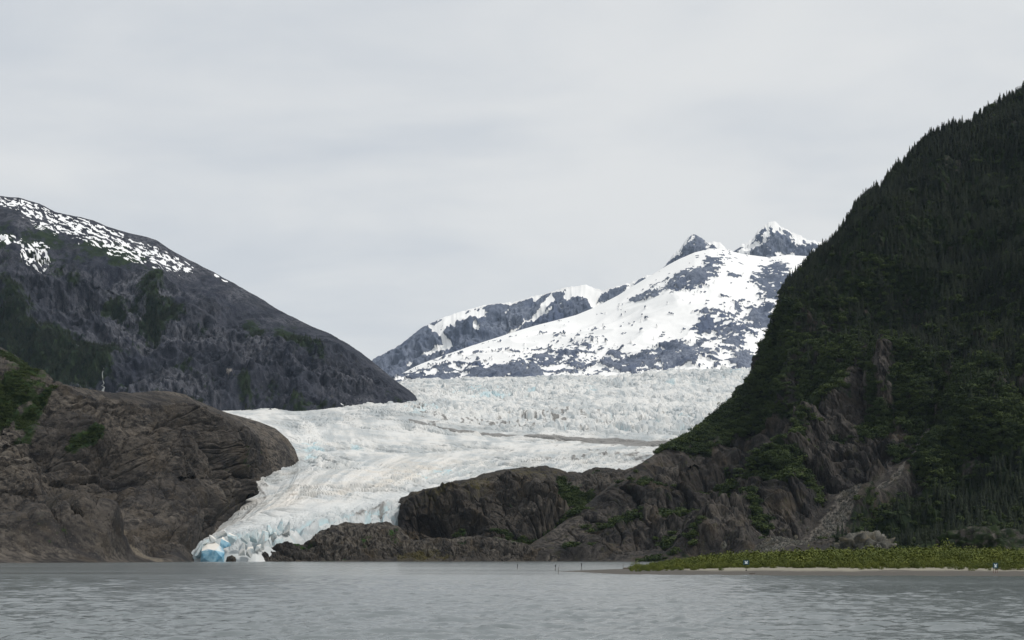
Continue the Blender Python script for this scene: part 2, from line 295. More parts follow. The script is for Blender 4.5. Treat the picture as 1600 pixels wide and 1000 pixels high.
far_mountain('mountain', 'two pointed snowy peaks rising behind the snow dome', RC, [(1005, 470, 12400), (1400, 450, 12400)], 1005, 1400, 360, 100, mC, 80, 23, ns=0.004, jag=3.0)
# ------------------------------------------------------------------ left mountain
RL = [(-200, 262, 5000), (-60, 288, 5000), (0, 305, 5000), (30, 309, 5000), (60, 318, 5000), (85, 331, 4980), (110, 336, 4980), (145, 343, 4960), (165, 352, 4950), (205, 365, 4930), (245, 376, 4900), (265, 389, 4900), (290, 402, 4880), (320, 418, 4860), (345, 432, 4850), (400, 462, 4800), (430, 480, 4760), (450, 490, 4740), (480, 504, 4720), (500, 514, 4700), (520, 522, 4680), (540, 536, 4650), (560, 549, 4620), (578, 562, 4580), (600, 580, 4520), (625, 600, 4450), (640, 610, 4400), (649, 618, 4380), (660, 640, 4360)]
FL = [(-200, 690, 3900), (300, 680, 3900), (480, 662, 3960), (560, 655, 4020), (640, 645, 4250), (660, 645, 4280)]
px, py, T, P = loft(RL, FL, -200, 660, 520, 270, ((0, 0), (0.25, 0.36), (0.6, 0.62), (1, 1)), 8, 1500); N = normals(P)
q = P*np.array([.0021, .0021, .0011]); ed = 0.06+0.94*ss(0.02, 0.42, np.abs(T))
d = 200*fbm(q, 6, 71, 0.52, True)+60*fbm(P*np.array([.011, .011, .004]), 5, 77, 0.6, True); d -= d.mean()
P = P+N*(d*ed*np.clip((line(px, FL)-line(px, RL))/150, 0.12, 1))[..., None]; up = py-line(px, RL)
n = fbm(P*np.array([.004, .004, .004]), 5, 81, 0.6); ux, uy = px*0.93+py*0.36, -px*0.36+py*0.93
nd = fbm(np.stack([ux/60, uy/13, 0*ux], -1), 5, 83, 0.62, True)
sn = 0.62*blobs(px, py, [(30, 320, 70, 14, 10), (80, 341, 60, 24, 18), (12, 373, 38, 7, 5), (55, 394, 26, 18, 20), (140, 362, 60, 22, 22), (195, 387, 65, 19, 26), (245, 404, 46, 15, 30), (285, 414, 26, 8, 30), (345, 435, 14, 3, 30)])
n_is = fbm(np.stack([ux/13, uy/3.6, 0*ux], -1), 4, 84, 0.62); n_sp = fbm(P*.02, 3, 85, 0.6)
sn = 1.55*np.minimum(sn, 0.55)+0.25*blobs(px, py, [(190, 400, 150, 40, 26)])*ss(0.15, 0.4, n_sp)-0.8*ss(-0.22, 0.14, n_is)+0.22*n
snow = ss(0.34, 0.46, sn)*(up > 1.5)
vg = -0.5*ss(45, 15, up)+0.30+0.45*blobs(px, py, [(230, 420, 130, 45, 28), (130, 560, 120, 50, 10), (20, 500, 40, 60, 0), (395, 500, 30, 45, -10), (160, 450, 60, 40, 0), (460, 530, 50, 25, 30), (290, 580, 30, 14, 0), (430, 620, 20, 10, 0), (240, 490, 25, 60, 0), (150, 600, 90, 30, 0), (380, 620, 10, 20, 0)])+0.02-0.42*blobs(px, py, [(60, 450, 40, 30, 0), (300, 470, 40, 35, 0), (130, 490, 25, 40, 20), (350, 590, 70, 50, 0), (560, 610, 60, 30, 0), (190, 500, 30, 35, 0)])+0.75*n+0.3*fbm(P*np.array([.015, .015, .006]), 4, 89, 0.6)
sc_ = 0.4*stroke(px, py, [(345, 580), (362, 598), (378, 635)], [3, 6, 8])+0.35*ss(0.1, 0.5, fbm(P*np.array([.012, .012, .003]), 4, 87, 0.6))*blobs(px, py, [(320, 470, 45, 40, 0), (120, 500, 60, 50, 0), (200, 500, 50, 50, 0), (360, 600, 60, 40, 0)])
mk = np.stack([np.clip(vg, 0, 1), snow, sc_, 0.2+0*px], -1)
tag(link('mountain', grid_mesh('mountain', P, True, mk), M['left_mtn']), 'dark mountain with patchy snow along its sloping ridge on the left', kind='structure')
LM = (px, py, T, P, vg, N)
# ------------------------------------------------------------------ left hill
RH = [(-200, 470, 1900), (-60, 520, 1900), (0, 541, 1950), (30, 560, 1950), (60, 583, 1980), (95, 599, 2000), (130, 608, 2050), (170, 617, 2100), (210, 618, 2150), (250, 614, 2200), (290, 617, 2250), (310, 628, 2300), (345, 641, 2350), (378, 651, 2400), (405, 659, 2420), (430, 669, 2420), (450, 686, 2420), (461, 702, 2410), (468, 722, 2400), (474, 770, 2390), (478, 840, 2380)]
FH = [(-200, 882, 1150), (0, 881, 1200), (150, 880, 1280), (270, 879.5, 1480), (303, 879, 1590), (320, 879, 1690), (345, 879, 1790), (380, 878, 1930), (420, 878, 2110), (450, 878, 2240), (478, 878, 2370)]
px, py, T, P = loft(RH, FH, -200, 478, 460, 290, ((0, 0), (0.12, 0.30), (0.3, 0.42), (0.62, 0.56), (0.72, 0.68), (1, 1)), 8, 700); N = normals(P)
q = P*np.array([.0045, .0045, .0045]); ed = (0.10+0.90*ss(0, 0.22, np.abs(T)))*(1-ss(0.88, 0.985, T))*(1-0.72*ss(330, 450, px))
cb, cc, ct = cracks(P, 62, 40, 92); cb2, cc2, ct2 = cracks(P, 21, 11, 93, 0.5)
cb3, cc3, ct3 = cracks(P, 150, 34, 94, 0.9, 0.07)
d = 95*billow(q*0.85, 6, 91, 0.36)+26*fbm(q*0.55, 3, 95)+6*fbm(P*np.array([.012, .03, .05]), 4, 97, 0.6, True)+12*cb+6*ct-6*cc+2*cb2+1.0*ct2-2.5*cc2+9*cb3+8*ct3-7*cc3; d -= d.mean()
ed *= 0.10+0.90*ss(4, -75, px-np.interp(py, [642, 665, 690, 715, 740, 775, 790, 830, 860, 878], [380, 420, 455, 468, 457, 420, 412, 345, 310, 305])+500*(T < 0))
d -= 40*gb(px, py, 170, 735, 55, 55, 20)*(T > 0)-28*gb(px, py, 350, 720, 60, 55, 30)
P = P+N*(d*ed)[..., None]; n = fbm(P*.012, 5, 99, 0.6)
vg = 0.9*blobs(px, py, [(15, 610, 45, 50, 20), (45, 670, 25, 18, 0), (5, 570, 22, 30, 0), (55, 640, 16, 22, 0), (125, 700, 24, 9, 0), (10, 780, 22, 10, 0), (30, 770, 10, 6, 0), (45, 835, 12, 6, 0)])+0.75*n-0.05
ms = 0.55*blobs(px, py, [(350, 800, 90, 30, -10), (110, 605, 45, 10, 10), (60, 825, 90, 40, 0), (330, 850, 60, 25, 0)])-0.1
sc_ = 0.55*stroke(px, py, [(125, 805), (160, 832), (195, 860), (250, 876)], [4, 5, 5, 7])+0.25*ss(0.72, 0.8, T)
tag(link('hill', grid_mesh('hill', P, False, np.stack([np.clip(vg, 0, 1), 0*px, sc_, ms], -1)), M['left_hill']), 'bare brown rock hill beside the ice front', kind='structure')
LH = (px, py, T, P, vg, N)
# ------------------------------------------------------------------ shore rocks and knoll in the middle
RS = [(384, 879, 1625), (392, 874, 1640), (402, 866, 1650), (418, 858, 1660), (440, 850, 1680), (470, 849, 1700), (485, 845, 1700), (500, 833, 1720), (515, 824, 1730), (540, 818, 1745), (570, 819, 1760), (600, 816, 1765), (622, 822, 1760), (640, 842, 1745), (700, 842, 1745), (730, 838, 1745), (780, 841, 1740), (830, 852, 1720), (860, 866, 1700), (875, 879, 1690)]
FS = [(384, 879.5, 1615), (600, 878.5, 1640), (875, 878.5, 1655)]
px, py, T, P = loft(RS, FS, 384, 875, 430, 90, ((0, 0), (0.4, 0.5), (1, 1)), 6, 130); N = normals(P)
cb, cc, ct = cracks(P, 24, 13, 102); cb2, cc2, ct2 = cracks(P, 9, 5, 104)
d = 16*fbm(P*.018, 5, 101, 0.58, True)+5*fbm(P*np.array([.05, .05, .09]), 4, 103, 0.6, True)+6*cb-3.5*cc+2.2*cb2-1.6*cc2; d -= d.mean()
P = P+N*(d*(0.3+0.7*ss(0, 0.25, np.abs(T)))*(1-ss(0.8, 0.97, T)))[..., None]; n = fbm(P*.02, 4, 105, 0.6)
vg = 0.7*blobs(px, py, [(720, 846, 40, 6, 0), (800, 850, 25, 10, 0)])*(px > 600)+0.8*n-0.05
ms = 0.02+0.22*ss(480, 640, px)+0.5*gb(px, py, 660, 868, 50, 9)
tag(link('rock_ledge', grid_mesh('rock_ledge', P, False, np.stack([np.clip(vg, 0, 1), 0*px, 0*px, ms], -1)), M['knoll']), 'low ragged shore rocks along the far waterline', kind='structure'); LS = (px, py, T, P, vg, N)
RK = [(612, 878, 1850), (618, 862, 1850), (621, 842, 1850), (623, 800, 1860), (630, 783, 1870), (645, 770, 1890), (665, 764, 1910), (700, 757, 1930), (725, 748, 1950), (760, 741, 1970), (800, 733, 1990), (850, 731, 2000), (880, 737, 2010), (910, 740, 2030), (930, 732, 2060), (950, 729, 2080), (975, 734, 2100), (1010, 724, 2110), (1060, 720, 2110)]
FK = [(612, 878.5, 1800), (700, 878, 1765), (860, 877, 1760), (1060, 860, 1780)]
px, py, T, P = loft(RK, FK, 612, 1060, 400, 190, ((0, 0), (0.1, 0.35), (0.3, 0.62), (0.68, 0.85), (1, 1)), 8, 350); N = normals(P)
cb, cc, ct = cracks(P, 34, 44, 112, 0.15); cb2, cc2, ct2 = cracks(P, 13, 15, 114, 0.2)
d = 34*fbm(P*np.array([.010, .010, .009]), 6, 111, 0.48, True)+4*fbm(P*np.array([.05, .05, .04]), 4, 113, 0.6, True)+10*cb+4*ct-5*cc+4.5*cb2+2*ct2-2.5*cc2; d -= d.mean()
d += -26*gb(px, py, 655, 822, 40, 18)*(T > 0)+10*gb(px, py, 652, 826, 17, 7)+16*gb(px, py, 840, 795, 35, 35)-24*stroke(px, py, [(885, 755), (915, 770), (890, 800), (840, 838)], 26)
P = P+N*(d*(0.2+0.8*ss(0, 0.2, np.abs(T)))*ss(612, 640, px))[..., None]; n = fbm(P*.02, 5, 115, 0.6)
vg = 1.3*stroke(px, py, [(880, 752), (918, 770), (905, 792), (870, 818), (830, 840), (795, 848)], [12, 20, 18, 14, 14, 10])+0.9*blobs(px, py, [(720, 826, 14, 5, 0), (780, 832, 22, 6, 0)])+0.7*n-0.05
ms = 0.6*blobs(px, py, [(680, 775, 55, 22, -15), (740, 760, 50, 18, -15), (830, 740, 60, 8, 0)])*0.6+0.16
tag(link('rock_knoll', grid_mesh('rock_knoll', P, False, np.stack([np.clip(vg, 0, 1), 0*px, 0*px, ms], -1)), M['knoll']), 'rounded dark rock knoll with a green gully in front of the glacier', kind='structure'); LK = (px, py, T, P, vg, N)
# ------------------------------------------------------------------ right mountain
RR = [(800, 876, 1700), (815, 862, 1720), (832, 848, 1740), (870, 823, 1780), (920, 786, 1840), (960, 753, 1900), (985, 736, 1950), (1005, 719, 2000), (1030, 701, 2050), (1064, 688, 2100), (1084, 676, 2140), (1102, 662, 2180), (1124, 645, 2230), (1146, 628, 2280), (1166, 611, 2320), (1181, 594, 2350), (1191, 570, 2370), (1201, 545, 2385), (1210, 520, 2395), (1216, 490, 2400), (1223, 460, 2405), (1232, 443, 2410), (1250, 425, 2420), (1264, 409, 2430), (1282, 394, 2440), (1302, 376, 2450), (1320, 350, 2460), (1336, 322, 2465), (1352, 308, 2470), (1378, 293, 2480), (1397, 272, 2490), (1422, 249, 2495), (1447, 222, 2500), (1470, 207, 2500), (1500, 199, 2500), (1517, 199, 2500), (1532, 184, 2500), (1560, 166, 2500), (1592, 148, 2500), (1620, 134, 2500), (1700, 84, 2500), (1850, 20, 2500)]
FR = [(800, 878.5, 1680), (900, 878.2, 1640), (980, 878, 1600), (1080, 878, 1545), (1200, 870, 1480), (1400, 866, 1420), (1600, 864, 1380), (1850, 864, 1330)]
px, py, T, P = loft(RR, FR, 800, 1850, 700, 400, ((0, 0), (0.12, 0.17), (0.5, 0.48), (0.75, 0.66), (0.9, 0.82), (1, 1)), 10, 900); N = normals(P)
span = np.clip((line(px, FR)-line(px, RR))/260, 0.12, 1); ed = (0.10+0.90*ss(0, 0.16, np.abs(T)))*(1-ss(0.9, 0.985, T))
q = P*np.array([.0038, .0038, .0020]); cb, cc, ct = cracks(P, 42, 60, 122, 0.15); cb2, cc2, ct2 = cracks(P, 15, 19, 124, 0.2)
d = 120*fbm(q, 6, 121, 0.52, True)+11*fbm(P*np.array([.020, .020, .013]), 5, 123, 0.6, True)+15*cb+7*ct-8*cc+7*cb2+3*ct2-3*cc2; d -= d.mean()
cliff = ss(35, -35, py-line(px, [(1290, 812), (1340, 775), (1400, 735), (1470, 705), (1540, 690), (1850, 640)]))
d += -70*(1-cliff)*ss(1270, 1360, px)*ss(868, 820, py)*ss(0.2, 0.3, T)+55*gb(px, py, 1550, 830, 60, 22, -15)-45*gb(px, py, 1345, 580, 14, 60, 8)+25*gb(px, py, 1385, 580, 18, 60, 8)
d -= 22*stroke(px, py, [(1200, 862), (1290, 800), (1350, 750), (1410, 705), (1440, 660), (1470, 605), (1515, 545)], [40, 45, 36, 30, 24, 20, 16])
scr0 = 1.1*stroke(px, py, [(1195, 862), (1240, 838), (1300, 795), (1345, 752)], [30, 40, 34, 24])+stroke(px, py, [(1345, 752), (1400, 715), (1430, 680), (1445, 650)], [24, 26, 20, 12])
big_ = 120*fbm(q, 2, 121, 0.52, True); d = d*(1-ss(0.15, 0.6, scr0))+(big_-big_.mean()-18)*0.6*ss(0.15, 0.6, scr0)
P = P+N*(d*ed*span)[..., None]; n = fbm(P*.011, 5, 127, 0.6)
VL = line(px, [(985, 725), (1030, 712), (1062, 694), (1100, 686), (1150, 662), (1200, 648), (1250, 652), (1300, 648), (1340, 660), (1380, 700), (1420, 712), (1480, 712), (1600, 690), (1850, 660)])
vg = 0.75*ss(14, -14, py-VL)+0.9*blobs(px, py, [(1095, 738, 14, 12, 0), (1075, 763, 30, 8, 0), (1228, 757, 38, 18, -15), (1066, 810, 38, 7, 0), (1190, 820, 18, 14, -30), (1048, 850, 30, 7, 0), (955, 815, 60, 7, -8), (1010, 760, 10, 6, 0), (1240, 705, 30, 10, -30), (1130, 780, 12, 10, 0), (905, 860, 30, 9, 0), (1500, 800, 80, 30, -20), (1330, 830, 40, 20, 0)])
rk = blobs(px, py, [(1345, 575, 16, 60, 8), (1380, 585, 16, 45, 8), (1425, 500, 22, 20, 0), (1320, 640, 30, 18, -30), (1345, 690, 40, 14, -30)])
scr = 1.15*stroke(px, py, [(1190, 866), (1240, 838), (1295, 798), (1340, 756)], [22, 30, 24, 10])+1.0*stroke(px, py, [(1345, 752), (1400, 715), (1430, 680), (1445, 650)], [8, 8, 6, 3])*(0.5+0.9*ss(-0.2, 0.3, fbm(P*.018, 3, 132)))+1.0*stroke(px, py, [(1445, 650), (1468, 608), (1490, 570), (1515, 545)], [4, 5, 7, 7])
vg = vg-0.9*rk-1.2*scr+0.7*n+0.12*(py > VL)+0.25*fbm(P*.035, 4, 130, 0.6); scr = scr*(0.85+0.75*fbm(P*.028, 4, 129, 0.62)); vg = np.maximum(vg, 0.9*(1-cliff)*ss(1290, 1330, px))
tag(link('mountain', grid_mesh('mountain', P, False, np.stack([np.clip(vg, 0, 1), 0*px, np.clip(scr*1.3, 0, 1), 0.32+0*px], -1)), M['right_mtn']), 'steep dark forested mountain slope with bare cliffs on the right', kind='structure')
RM = (px, py, T, P, vg, N); RM_scr, RM_rk, RM_VL = scr, rk, VL
# ------------------------------------------------------------------ glacier
GROWS = [  # cross-lines of the ice surface from the front to the top of the icefall: (pixel x, pixel y, metres away)
    [(296, 879, 1600), (400, 879, 1600), (470, 880, 1690), (620, 880, 1800), (800, 880, 2000), (1250, 880, 2300)],
    [(296, 876, 1603), (303, 868, 1605), (312, 856, 1608), (322, 848, 1613), (335, 838, 1625), (346, 834, 1640), (380, 842, 1640), (400, 845, 1645), (440, 838, 1690), (500, 815, 1760), (620, 800, 1850), (800, 770, 2050), (1250, 740, 2350)],
    [(296, 862, 1650), (320, 842, 1690), (345, 829, 1730), (380, 815, 1775), (400, 807, 1800), (420, 798, 1840), (500, 784, 1890), (620, 765, 2000), (800, 742, 2200), (1250, 715, 2450)],
    [(296, 842, 1950), (380, 800, 2000), (418, 778, 2060), (450, 750, 2190), (468, 722, 2380), (500, 717, 2400), (620, 715, 2500), (800, 712, 2650), (1250, 703, 2800)],
    [(296, 690, 2800), (380, 668, 2900), (420, 674, 2850), (470, 690, 2750), (620, 688, 2950), (800, 692, 3050), (1250, 695, 3150)],
    [(296, 643, 3950), (380, 643, 3930), (480, 642, 3920), (560, 636, 3880), (610, 640, 3750), (650, 650, 3600), (700, 665, 3450), (800, 679, 3380), (950, 687, 3350), (1250, 690, 3350)],
    [(296, 640, 4600), (520, 632, 4600), (600, 626, 4500), (650, 622, 4450), (700, 630, 4400), (800, 634, 4400), (1000, 637, 4400), (1250, 640, 4400)],
    [(296, 610, 6000), (560, 604, 6000), (610, 597, 6000), (650, 592, 6000), (750, 590, 6000), (850, 588, 6000), (950, 586, 6000), (1000, 581, 6000), (1050, 577, 6000), (1170, 574, 6000), (1250, 574, 6000)],
    [(296, 640, 6500), (1250, 625, 6500)]]
nx = 480; counts = [16, 60, 110, 110, 110, 150, 210, 24]
xs = np.linspace(296, 1250, nx)
rowsP = [P3(xs, line(xs, r), line(xs, r, 2)) for r in GROWS]; out = []; vv = []
for k, c in enumerate(counts):
    for i in range(c+(k == len(counts)-1)):
        s = i/c; a = s if k in (0, 7) else s
        p0 = rowsP[max(k-1, 0)] if k > 1 else rowsP[k]; p1, p2 = rowsP[k], rowsP[k+1]; p3 = rowsP[min(k+2, len(rowsP)-1)] if k < 6 else rowsP[k+1]
        lin = p1+(p2-p1)*s
        cr = 0.5*((2*p1)+(-p0+p2)*s+(2*p0-5*p1+4*p2-p3)*s*s+(-p0+3*p1-3*p2+p3)*s**3)
        out.append(lin if k in (0, 7) else 0.5*lin+0.5*cr); vv.append(k+s)
P = np.stack(out, 0)[::-1].copy(); V = np.array(vv)[::-1][:, None]+0*xs[None, :]
px, py = proj(P); X, Y = P[..., 0], P[..., 1]
w1 = perlin(np.stack([X/170, Y/170, 0*X], -1), 5)*30; w2 = perlin(np.stack([X/170, Y/170, 0*X+9], -1), 6)*30
def rotc(a, sx, sy): c, s = math.cos(a), math.sin(a); return ((X+w1)*c+(Y+w2)*s)/sx, (-(X+w1)*s+(Y+w2)*c)/sy
xl = np.interp(V, range(8), [300, 300, 345, 468, 400, 380, 560, 610]); xr = np.interp(V, range(8), [400, 640, 760, 950, 1050, 1080, 1150, 1250]); wf = (px-xl)/(xr-xl)
flow = fbm(np.stack([wf*16+0.4*V, V*1.3, 0*V], -1), 5, 155, 0.62); flow2 = fbm(np.stack([wf*34, V*2.2, 0*V+3], -1), 4, 157, 0.62)
marg = 0.25+0.75*ss(-5, 42, px-np.interp(py, [642, 665, 690, 715, 740, 775, 790, 830, 860], [380, 420, 455, 468, 457, 420, 412, 345, 310]))
ifall = ss(5.05, 5.35, V)*ss(7.05, 6.95, V); toe = ss(1.9, 1.2, V)*ss(0.3, 0.9, V); low = ss(1.6, 2.4, V)*(1-ifall)
rough = ifall*(0.55+0.7*ss(-0.2, 0.3, fbm(np.stack([X/600, Y/600, 0*X], -1), 3, 131)))
dz = 0; crev = 0
f1, f2, c_, tx, ty = cells(*rotc(0.12, 58, 40), 141); dz = dz+rough*(20*(c_-0.5)+8*ty-18*np.exp(-((f2-f1)/0.16)**2)); crev = crev+rough*np.exp(-((f2-f1)/0.22)**2)
f1, f2, c_, tx, ty = cells(*rotc(-0.3, 21, 14), 142); dz = dz+rough*(7*(c_-0.5)+4*tx-5*np.exp(-((f2-f1)/0.2)**2)); blk = c_
f1, f2, c_, tx, ty = cells(*rotc(-0.62, 120, 26), 143); fz = ss(-0.25, 0.25, fbm(np.stack([X/260, Y/260, 0*X], -1), 3, 145))
dz = dz+low*fz*(9*(c_-0.5)+6*ty-15*np.exp(-((f2-f1)/0.13)**2)); crev = crev+1.1*low*fz*np.exp(-((f2-f1)/0.16)**2)
f1, f2, c_, tx, ty = cells(*rotc(-0.4, 34, 11), 146); dz = dz+low*(2.0*(c_-0.5)+1.2*ty-2.6*np.exp(-((f2-f1)/0.2)**2)*fz)
edge = blobs(px, py, [(490, 700, 26, 24, 45), (580, 800, 70, 26, -12), (470, 815, 60, 20, -25), (640, 745, 60, 16, -12), (720, 735, 60, 12, -5), (930, 715, 80, 14, 0)])*low
f1, f2, c_, tx, ty = cells(*rotc(0.75, 26, 13), 147); tt = np.maximum(toe, 0.55*edge); dz = dz+tt*(11*(c_-0.5)+5*tx-9*np.exp(-((f2-f1)/0.18)**2)); crev = crev+tt*np.exp(-((f2-f1)/0.25)**2); tblk = c_
f1, f2, c_, tx, ty = cells(*rotc(0.2, 9, 6), 148); dz = dz+np.maximum(toe, 0.3*edge)*(4*(c_-0.5)-3*np.exp(-((f2-f1)/0.2)**2))
dz = dz+(4+9*ifall)*fbm(P/np.array([150, 90, 90]), 5, 149)*ss(0.6, 1.4, V)
dz = dz*np.where(V < 1.5, 1, marg)+2.5*flow*low
N = normals(P); P = P+np.stack([0*dz, -0.25*dz*np.sign(V-8), dz], -1)*np.where(V < 1, V, 1)[..., None]**0.7
P[..., 2] = np.where(V < 0.02, -0.8, P[..., 2])
n = fbm(np.stack([X/55, Y/55, 0*X], -1), 4, 151, 0.6); nf = fbm(np.stack([(X+w1)/22, (Y+w2)/110, 0*X], -1), 4, 153, 0.6)
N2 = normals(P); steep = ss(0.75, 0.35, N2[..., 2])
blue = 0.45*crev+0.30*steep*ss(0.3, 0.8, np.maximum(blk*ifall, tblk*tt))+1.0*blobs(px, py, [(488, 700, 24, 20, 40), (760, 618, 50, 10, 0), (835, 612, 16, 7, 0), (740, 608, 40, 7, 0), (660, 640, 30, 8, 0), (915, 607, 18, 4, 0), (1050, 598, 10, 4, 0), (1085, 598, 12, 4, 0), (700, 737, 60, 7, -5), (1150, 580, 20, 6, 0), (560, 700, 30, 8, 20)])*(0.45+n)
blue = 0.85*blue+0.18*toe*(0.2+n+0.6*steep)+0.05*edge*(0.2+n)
dirt = 0.95*stroke(px, py, [(640, 655), (720, 676), (800, 681), (880, 685), (950, 689), (1010, 694), (1060, 697)], [2.5, 3.5, 4, 6, 8, 8, 7])*1.5+0.5*ifall*ss(0.0, 0.5, nf)*ss(605, 665, py)+0.30*low*ss(0.15, 0.6, flow)+0.25*low*ss(0.2, 0.6, flow2)+0.45*low*ss(0.45, 0.9, 1-marg)*(0.5+flow)+0.75*blobs(px, py, [(690, 655, 55, 10, 12), (650, 635, 35, 10, 15), (870, 650, 60, 12, 0), (780, 660, 60, 8, 8)])*(0.5+nf)+0.75*blobs(px, py, [(600, 792, 55, 16, -12), (555, 803, 35, 14, -10), (480, 838, 40, 8, -8), (940, 708, 60, 9, 0), (990, 715, 40, 12, 0)])*(0.5+1.2*nf)+0.45*blobs(px, py, [(480, 845, 50, 8, -5), (870, 715, 60, 8, 0)])*(0.5+nf)
tone = 0.53+0.85*flow*low+0.3*flow2*low+0.35*fbm(np.stack([X/320, Y/420, 0*X], -1), 3, 159)+0.5*nf*ifall+0.3*ifall*fbm(np.stack([(X+0.6*Y)/90, (Y-0.6*X)/320, 0*X], -1), 4, 160, 0.6)-0.3*np.clip(crev, 0, 1)-0.10*ss(2.0, 1.0, V)+0.10*ifall
warm = low*(0.35+0.9*blobs(px, py, [(520, 770, 120, 25, -15), (470, 800, 60, 14, -20), (620, 740, 90, 18, -10), (400, 822, 50, 10, -25)]))*(0.5+n)+0.25*ifall*(0.4+nf)
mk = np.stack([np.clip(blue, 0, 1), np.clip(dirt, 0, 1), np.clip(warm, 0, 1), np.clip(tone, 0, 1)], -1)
gl = empty('glacier', (float(P3(350.0, 879.0, 1600.0)[0]), 1600, 0), 'white and pale blue glacier winding down to the far lakeshore', 'glacier')
sp = int(np.argmin(np.abs(V[:, 0]-5.0)))
def gpart(name, sl_):
    o = link(name, grid_mesh(name, P[sl_], False, mk[sl_]), M['ice'], gl); o.location = (-gl.location.x, -gl.location.y, -gl.location.z); return o
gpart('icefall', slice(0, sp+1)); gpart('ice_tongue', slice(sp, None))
GP, Gpx, Gpy = P, px, py
def hull(name, pts, mat, parent=None, loc=None, smooth=False):
    bm = bmesh.new(); [bm.verts.new(p) for p in pts]; r = bmesh.ops.convex_hull(bm, input=bm.verts[:])
    bmesh.ops.delete(bm, geom=[v for v in bm.verts if not v.link_faces], context='VERTS')
    me = bpy.data.meshes.new(name); bm.to_mesh(me); bm.free(); return link(name, me, mat, parent, loc)
def block_mat(name, a, b):
    m, t = new_mat(name); pos = node(t, 'ShaderNodeNewGeometry').outputs['Position']; n = noise(t, pos, 0.12, 5, 0.6, 0.4); n2 = noise(t, pos, 0.5, 5, 0.65)
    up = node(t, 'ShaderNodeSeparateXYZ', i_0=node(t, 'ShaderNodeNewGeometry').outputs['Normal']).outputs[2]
    c = mixc(t, sstep(t, n, 0.35, 0.65), a, b); c = mixc(t, sstep(t, fmath(t, 'ADD', up, fmath(t, 'MULTIPLY', n, 0.4)), 0.75, 1.1), c, (0.76, 0.72, 0.66))  # upward faces painted cream, the lit look of the tops put into the colour
    finish(t, c, 0.5, n2, 1.0, 0.6, 0.4); return m
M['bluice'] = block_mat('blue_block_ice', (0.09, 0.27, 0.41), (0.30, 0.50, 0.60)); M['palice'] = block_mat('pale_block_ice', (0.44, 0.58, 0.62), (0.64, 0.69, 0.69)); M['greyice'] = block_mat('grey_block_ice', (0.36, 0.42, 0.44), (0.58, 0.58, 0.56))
def ice_block(x0, x1, y0, y1, Y, mat, seed, lean=0.0):
    r = random.Random(seed); a = P3(np.array(x0*1.0), np.array(y1*1.0), Y); b = P3(np.array(x1*1.0), np.array(y0*1.0), Y)
    w, h = b[0]-a[0], b[2]-a[2]; dpt = max(w, h*0.6); pts = []; tilt = r.uniform(-.3, .3); slope = r.uniform(-0.45, 0.45)
    for _ in range(26):
        u, v_, q = r.uniform(-1, 1), r.uniform(-1, 1), r.random()**0.45; k_ = max(abs(u), abs(v_), 1e-3)**0.75; u, v_ = u/k_*0.82, v_/k_*0.82
        z_ = h*q**0.8; nar = 1-0.22*q**2
        pts.append((w*0.56*u*nar+tilt*z_*0.35, dpt*0.5*v_*nar+z_*0.25, z_*(1+slope*u*q)))
    o = hull('ice_block', pts, mat, gl, None); o.location = ((a[0]+b[0])/2-gl.location.x, Y-gl.location.y, a[2]-gl.location.z-0.3); return o
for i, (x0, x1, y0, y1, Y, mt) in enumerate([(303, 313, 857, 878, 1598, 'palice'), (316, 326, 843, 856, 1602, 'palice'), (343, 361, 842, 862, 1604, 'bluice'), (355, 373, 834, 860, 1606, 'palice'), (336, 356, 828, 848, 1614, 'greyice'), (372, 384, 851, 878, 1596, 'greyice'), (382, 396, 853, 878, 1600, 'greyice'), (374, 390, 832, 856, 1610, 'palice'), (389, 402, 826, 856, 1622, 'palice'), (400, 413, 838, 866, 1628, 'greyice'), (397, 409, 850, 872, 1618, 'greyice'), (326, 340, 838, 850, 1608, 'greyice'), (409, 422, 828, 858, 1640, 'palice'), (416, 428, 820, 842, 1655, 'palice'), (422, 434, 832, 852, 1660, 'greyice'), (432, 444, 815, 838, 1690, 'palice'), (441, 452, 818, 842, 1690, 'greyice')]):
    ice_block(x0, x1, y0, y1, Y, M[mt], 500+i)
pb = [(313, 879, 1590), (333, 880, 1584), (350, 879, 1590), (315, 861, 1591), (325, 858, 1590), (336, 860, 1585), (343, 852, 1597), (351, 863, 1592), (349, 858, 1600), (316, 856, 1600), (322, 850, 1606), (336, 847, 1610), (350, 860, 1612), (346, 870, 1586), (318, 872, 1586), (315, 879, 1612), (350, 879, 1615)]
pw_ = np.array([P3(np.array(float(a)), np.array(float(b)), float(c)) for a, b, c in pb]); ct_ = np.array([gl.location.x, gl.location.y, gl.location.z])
hull('ice_block', [tuple(v) for v in pw_-ct_], M['bluice'], gl)
